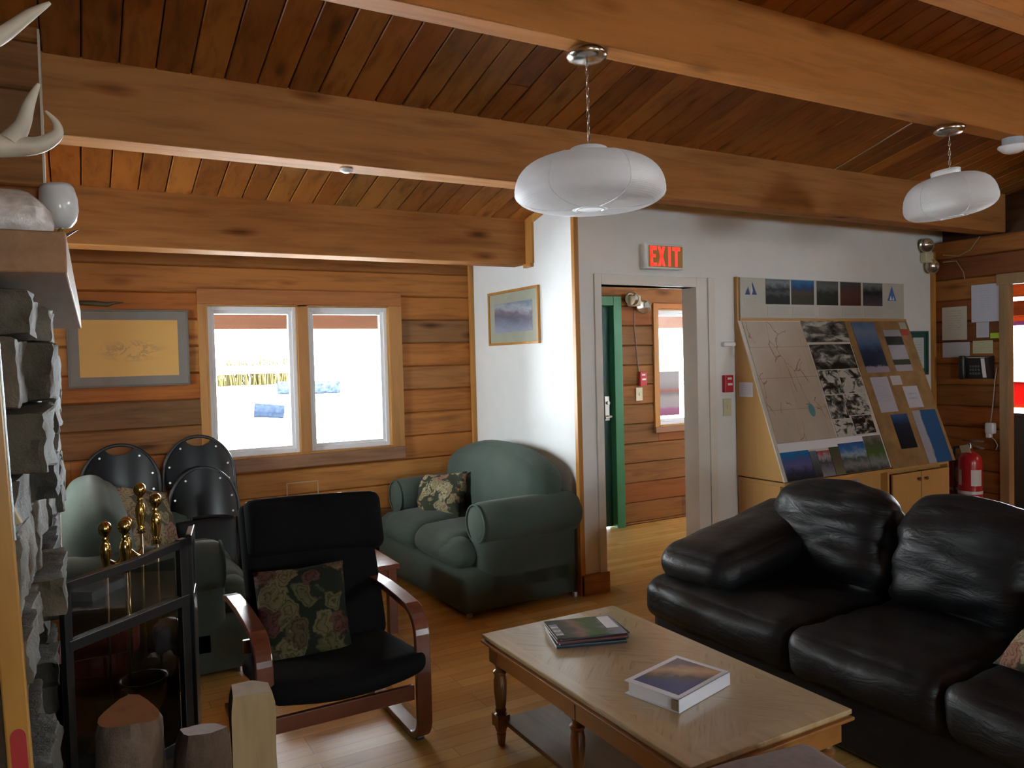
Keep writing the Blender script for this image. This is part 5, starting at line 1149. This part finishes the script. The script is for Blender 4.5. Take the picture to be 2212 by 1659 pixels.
firewood('pale freshly split log standing on end beside the armchair', (.368, 2.08, .283), [(-.058, -.05, 1), (.052, -.058, 1), (.060, .03, 0), (.02, .062, 0), (-.045, .05, 0)], .435, [BK2, CUT], 0, 0, .03, 14)
# ---------------- brass fire tools
t = thing('fire_tool_stand', 'brass stand for fire tools with a curved holder ring on the hearth', 'fire tool stand', (.14, 3.02, .283)); M = T(-.14, -3.02, -.283)
b = MB(); b.tube([(.14, 3.02, .30), (.14, 3.02, .93)], .008, 10, M=M); b.lathe([(0, 0), (.10, 0), (.10, .012), (.05, .03), (.012, .05), (0, .05)], (.14, 3.02, .283), 28, M=M)
KN = [(.006, 0), (.016, .004), (.012, .012), (.018, .018), (.012, .026), (.013, .04), (.019, .075), (.0205, .10), (.016, .12), (.009, .132), (.014, .138), (.009, .146), (.010, .152), (.022, .166), (.0255, .182), (.021, .198), (.010, .208), (0, .21)]
b.build('post', BRASS, t, smooth=True)
b = MB(); b.lathe([(r_*.85, z_*.85) for r_, z_ in KN], (.14, 3.02, .86), 18, M=M); b.build('finial', BRASS, t, smooth=True)
b = MB()
for (ex, ey) in ((.075, 2.98), (.19, 3.10), (.235, 3.05), (.155, 3.12)):
    P_, R_ = sm([(.14, 3.02, .93), ((.14+ex)/2, (3.02+ey)/2, .885), (ex, ey, .905)], [.006, .007, .007]); b.tube(P_, R_, 8, M=M)
b.build('holder_arms', BRASS, t, smooth=True)
def tool(name, label, x, y, zk, head):
    t = thing(name, label, 'fire tool', (x, y, zk-.178), group=None); h = zk-.178
    b = MB(); b.lathe([(r_*.88, z_*.88) for r_, z_ in KN], n=18); b.build('handle', BRASS, t, smooth=True)
    b = MB(); b.tube([(0, 0, .01), (0, 0, -(h-.42))], .0048, 8); b.build('rod', plain('dull_brass_rod', (.30,.21,.09), .35, 1), t, smooth=True)
    zb = -(h-.42); b = MB()
    if head == 'shovel': b.prism([(-.045, zb), (.045, zb), (.05, zb-.11), (-.05, zb-.11)], -.004, .004, 'Y')
    elif head == 'brush': b.lathe([(0, 0), (.018, 0), (.02, -.03), (.035, -.11), (0, -.11)], (0, 0, zb), 16)
    elif head == 'poker': b.tube([(0, 0, zb), (0, 0, zb-.1)], [.006, .002], 8); b.tube([(0, 0, zb), (.03, 0, zb-.03)], .004, 6)
    else: b.tube([(0, 0, zb), (.02, 0, zb-.05), (0, 0, zb-.1)], .005, 6); b.tube([(0, 0, zb), (-.02, 0, zb-.05), (0, 0, zb-.1)], .005, 6)
    b.build('tool_head', plain('tool_head_dark', (.06,.05,.04), .4, .6), t, bevel=.001)
tool('fire_shovel', 'brass-handled fire tool, lowest knob at the outer end of the ring', .073, 2.98, 1.03, 'shovel')
tool('hearth_brush', 'brass-handled hearth brush just in front of the stand post', .132, 2.965, 1.033, 'brush')
tool('fire_poker', 'brass-handled poker with the topmost knob of the set', .192, 3.10, 1.135, 'poker')
tool('fire_tongs', 'brass-handled tongs nearest the tall edge of the fire screen', .238, 3.05, 1.10, 'tongs')
# ---------------- fire screen
SCR = plain('screen_black', (.012,.012,.013), .3, 0, .6); MESH = glass_mat('smoked_screen_pane', (.62,.62,.62))
t = thing('fire_screen', 'black framed two-fold fire screen standing on the hearth', 'fire screen', (.31, 2.80, .283)); M = T(-.31, -2.80, -.283)
A_ = Vector((-.045, 2.56, 0)); B_ = Vector((.305, 2.80, 0)); D_ = (B_-A_); L_ = D_.length; an = math.degrees(math.atan2(D_.y, D_.x))
MM = M @ T(A_.x, A_.y, .283) @ R(an)
b = MB(); hL, hR = .665, .70
b.prism([(0, hL-.028), (L_*.5, (hL+hR)/2-.035), (L_, hR-.028), (L_, hR), (L_*.5, (hL+hR)/2-.008), (0, hL)], -.012, .012, 'Y', M=MM)
b.box(-.012, .012, -.012, .012, .0, hL, M=MM); b.box(L_-.032, L_, -.012, .012, 0, hR, M=MM); b.prism([(0, .462), (L_, .478), (L_, .512), (0, .494)], -.014, .014, 'Y', M=MM); b.box(0, L_, -.012, .012, .0, .04, M=MM)
b.build('screen_frame', SCR, t, bevel=.002)
MB().box(.012, L_-.045, -.001, .001, .04, hL-.02, M=MM).build('pane', MESH, t)
MF = M @ T(B_.x+.01, B_.y, .283) @ R(80)
b = MB(); b.box(0, .03, -.010, .010, 0, .705, M=MF); b.box(.17, .2, -.010, .010, 0, .705, M=MF); b.box(0, .2, -.010, .010, .67, .705, M=MF); b.box(0, .2, -.01, .01, 0, .5, M=MF); b.build('screen_fold', SCR, t, bevel=.002)
# ---------------- clutter behind the screen
t = thing('red_box', 'low red cardboard box behind the fire screen', 'box', (.02, 3.20, .283)); RBX = plain('red_cardboard', (.30,.02,.02), .6, var=.15)
b = MB(); b.box(-.10, .12, -.12, .12, 0, .006); b.box(-.10, -.094, -.12, .12, 0, .26); b.box(.114, .12, -.12, .12, 0, .26); b.box(-.1, .12, -.12, -.114, 0, .26); b.box(-.1, .12, .114, .12, 0, .26); b.build('carton', RBX, t)
t = thing('coal_bucket', 'dark metal bucket with a brass spout behind the fire screen', 'bucket', (.17, 2.93, .283)); b = MB(); b.lathe([(0, .0), (.06, 0), (.075, .2), (.08, .21), (.07, .21), (.055, .01), (0, .01)], n=24); b.build('pail', plain('dark_pail', (.02,.018,.016), .35, .7), t, smooth=True)
MB().tube([(-.06, -.055, .17), (-.055, -.075, .20)], [.012, .02], 10).build('spout', BRASS, t, smooth=True)
def crumple(label, loc, r, mat, seed):
    b = MB()
    def cf(q):
        k = mnoise.noise(Vector(q)*18+Vector((seed, 0, 0)))+.6*mnoise.noise(Vector(q)*40+Vector((0, seed, 0))); return Vector(q)*(1+.35*k)
    b.rbox((0, 0, 0), (r*.8, r*.6, r), r*.5, 9, fn=cf); o = b.build('crumpled_paper', mat, smooth=True); o.data.set_sharp_from_angle(angle=math.radians(25)); o.location = loc
    tag(o, label, 'paper', None)
crumple('black and white printed paper crumpled behind the fire screen', (.262, 3.02, .60), .055, text_paper('newsprint', (.6,.6,.65), (.03,.03,.04), 14, .0, 1, 0, .95, 2), 3)
crumple('brown crumpled paper bag low behind the fire screen', (.24, 3.10, .42), .08, plain('brown_bag', (.16,.10,.06), .8, var=.3), 8)
crumple('reddish crumpled wrapper beside the low red box', (.14, 3.22, .545), .045, plain('red_wrapper', (.28,.04,.04), .5, var=.3), 5)
t = thing('kindling_basket', 'dark kindling basket holding the crumpled paper', 'basket', (.23, 3.10, .283)); b = MB(); b.rbox((0, 0, .09), (.055, .13, .09), .02, 8); b.build('basket_body', plain('dark_wicker', (.06,.03,.02), .8, var=.4), t, smooth=True)
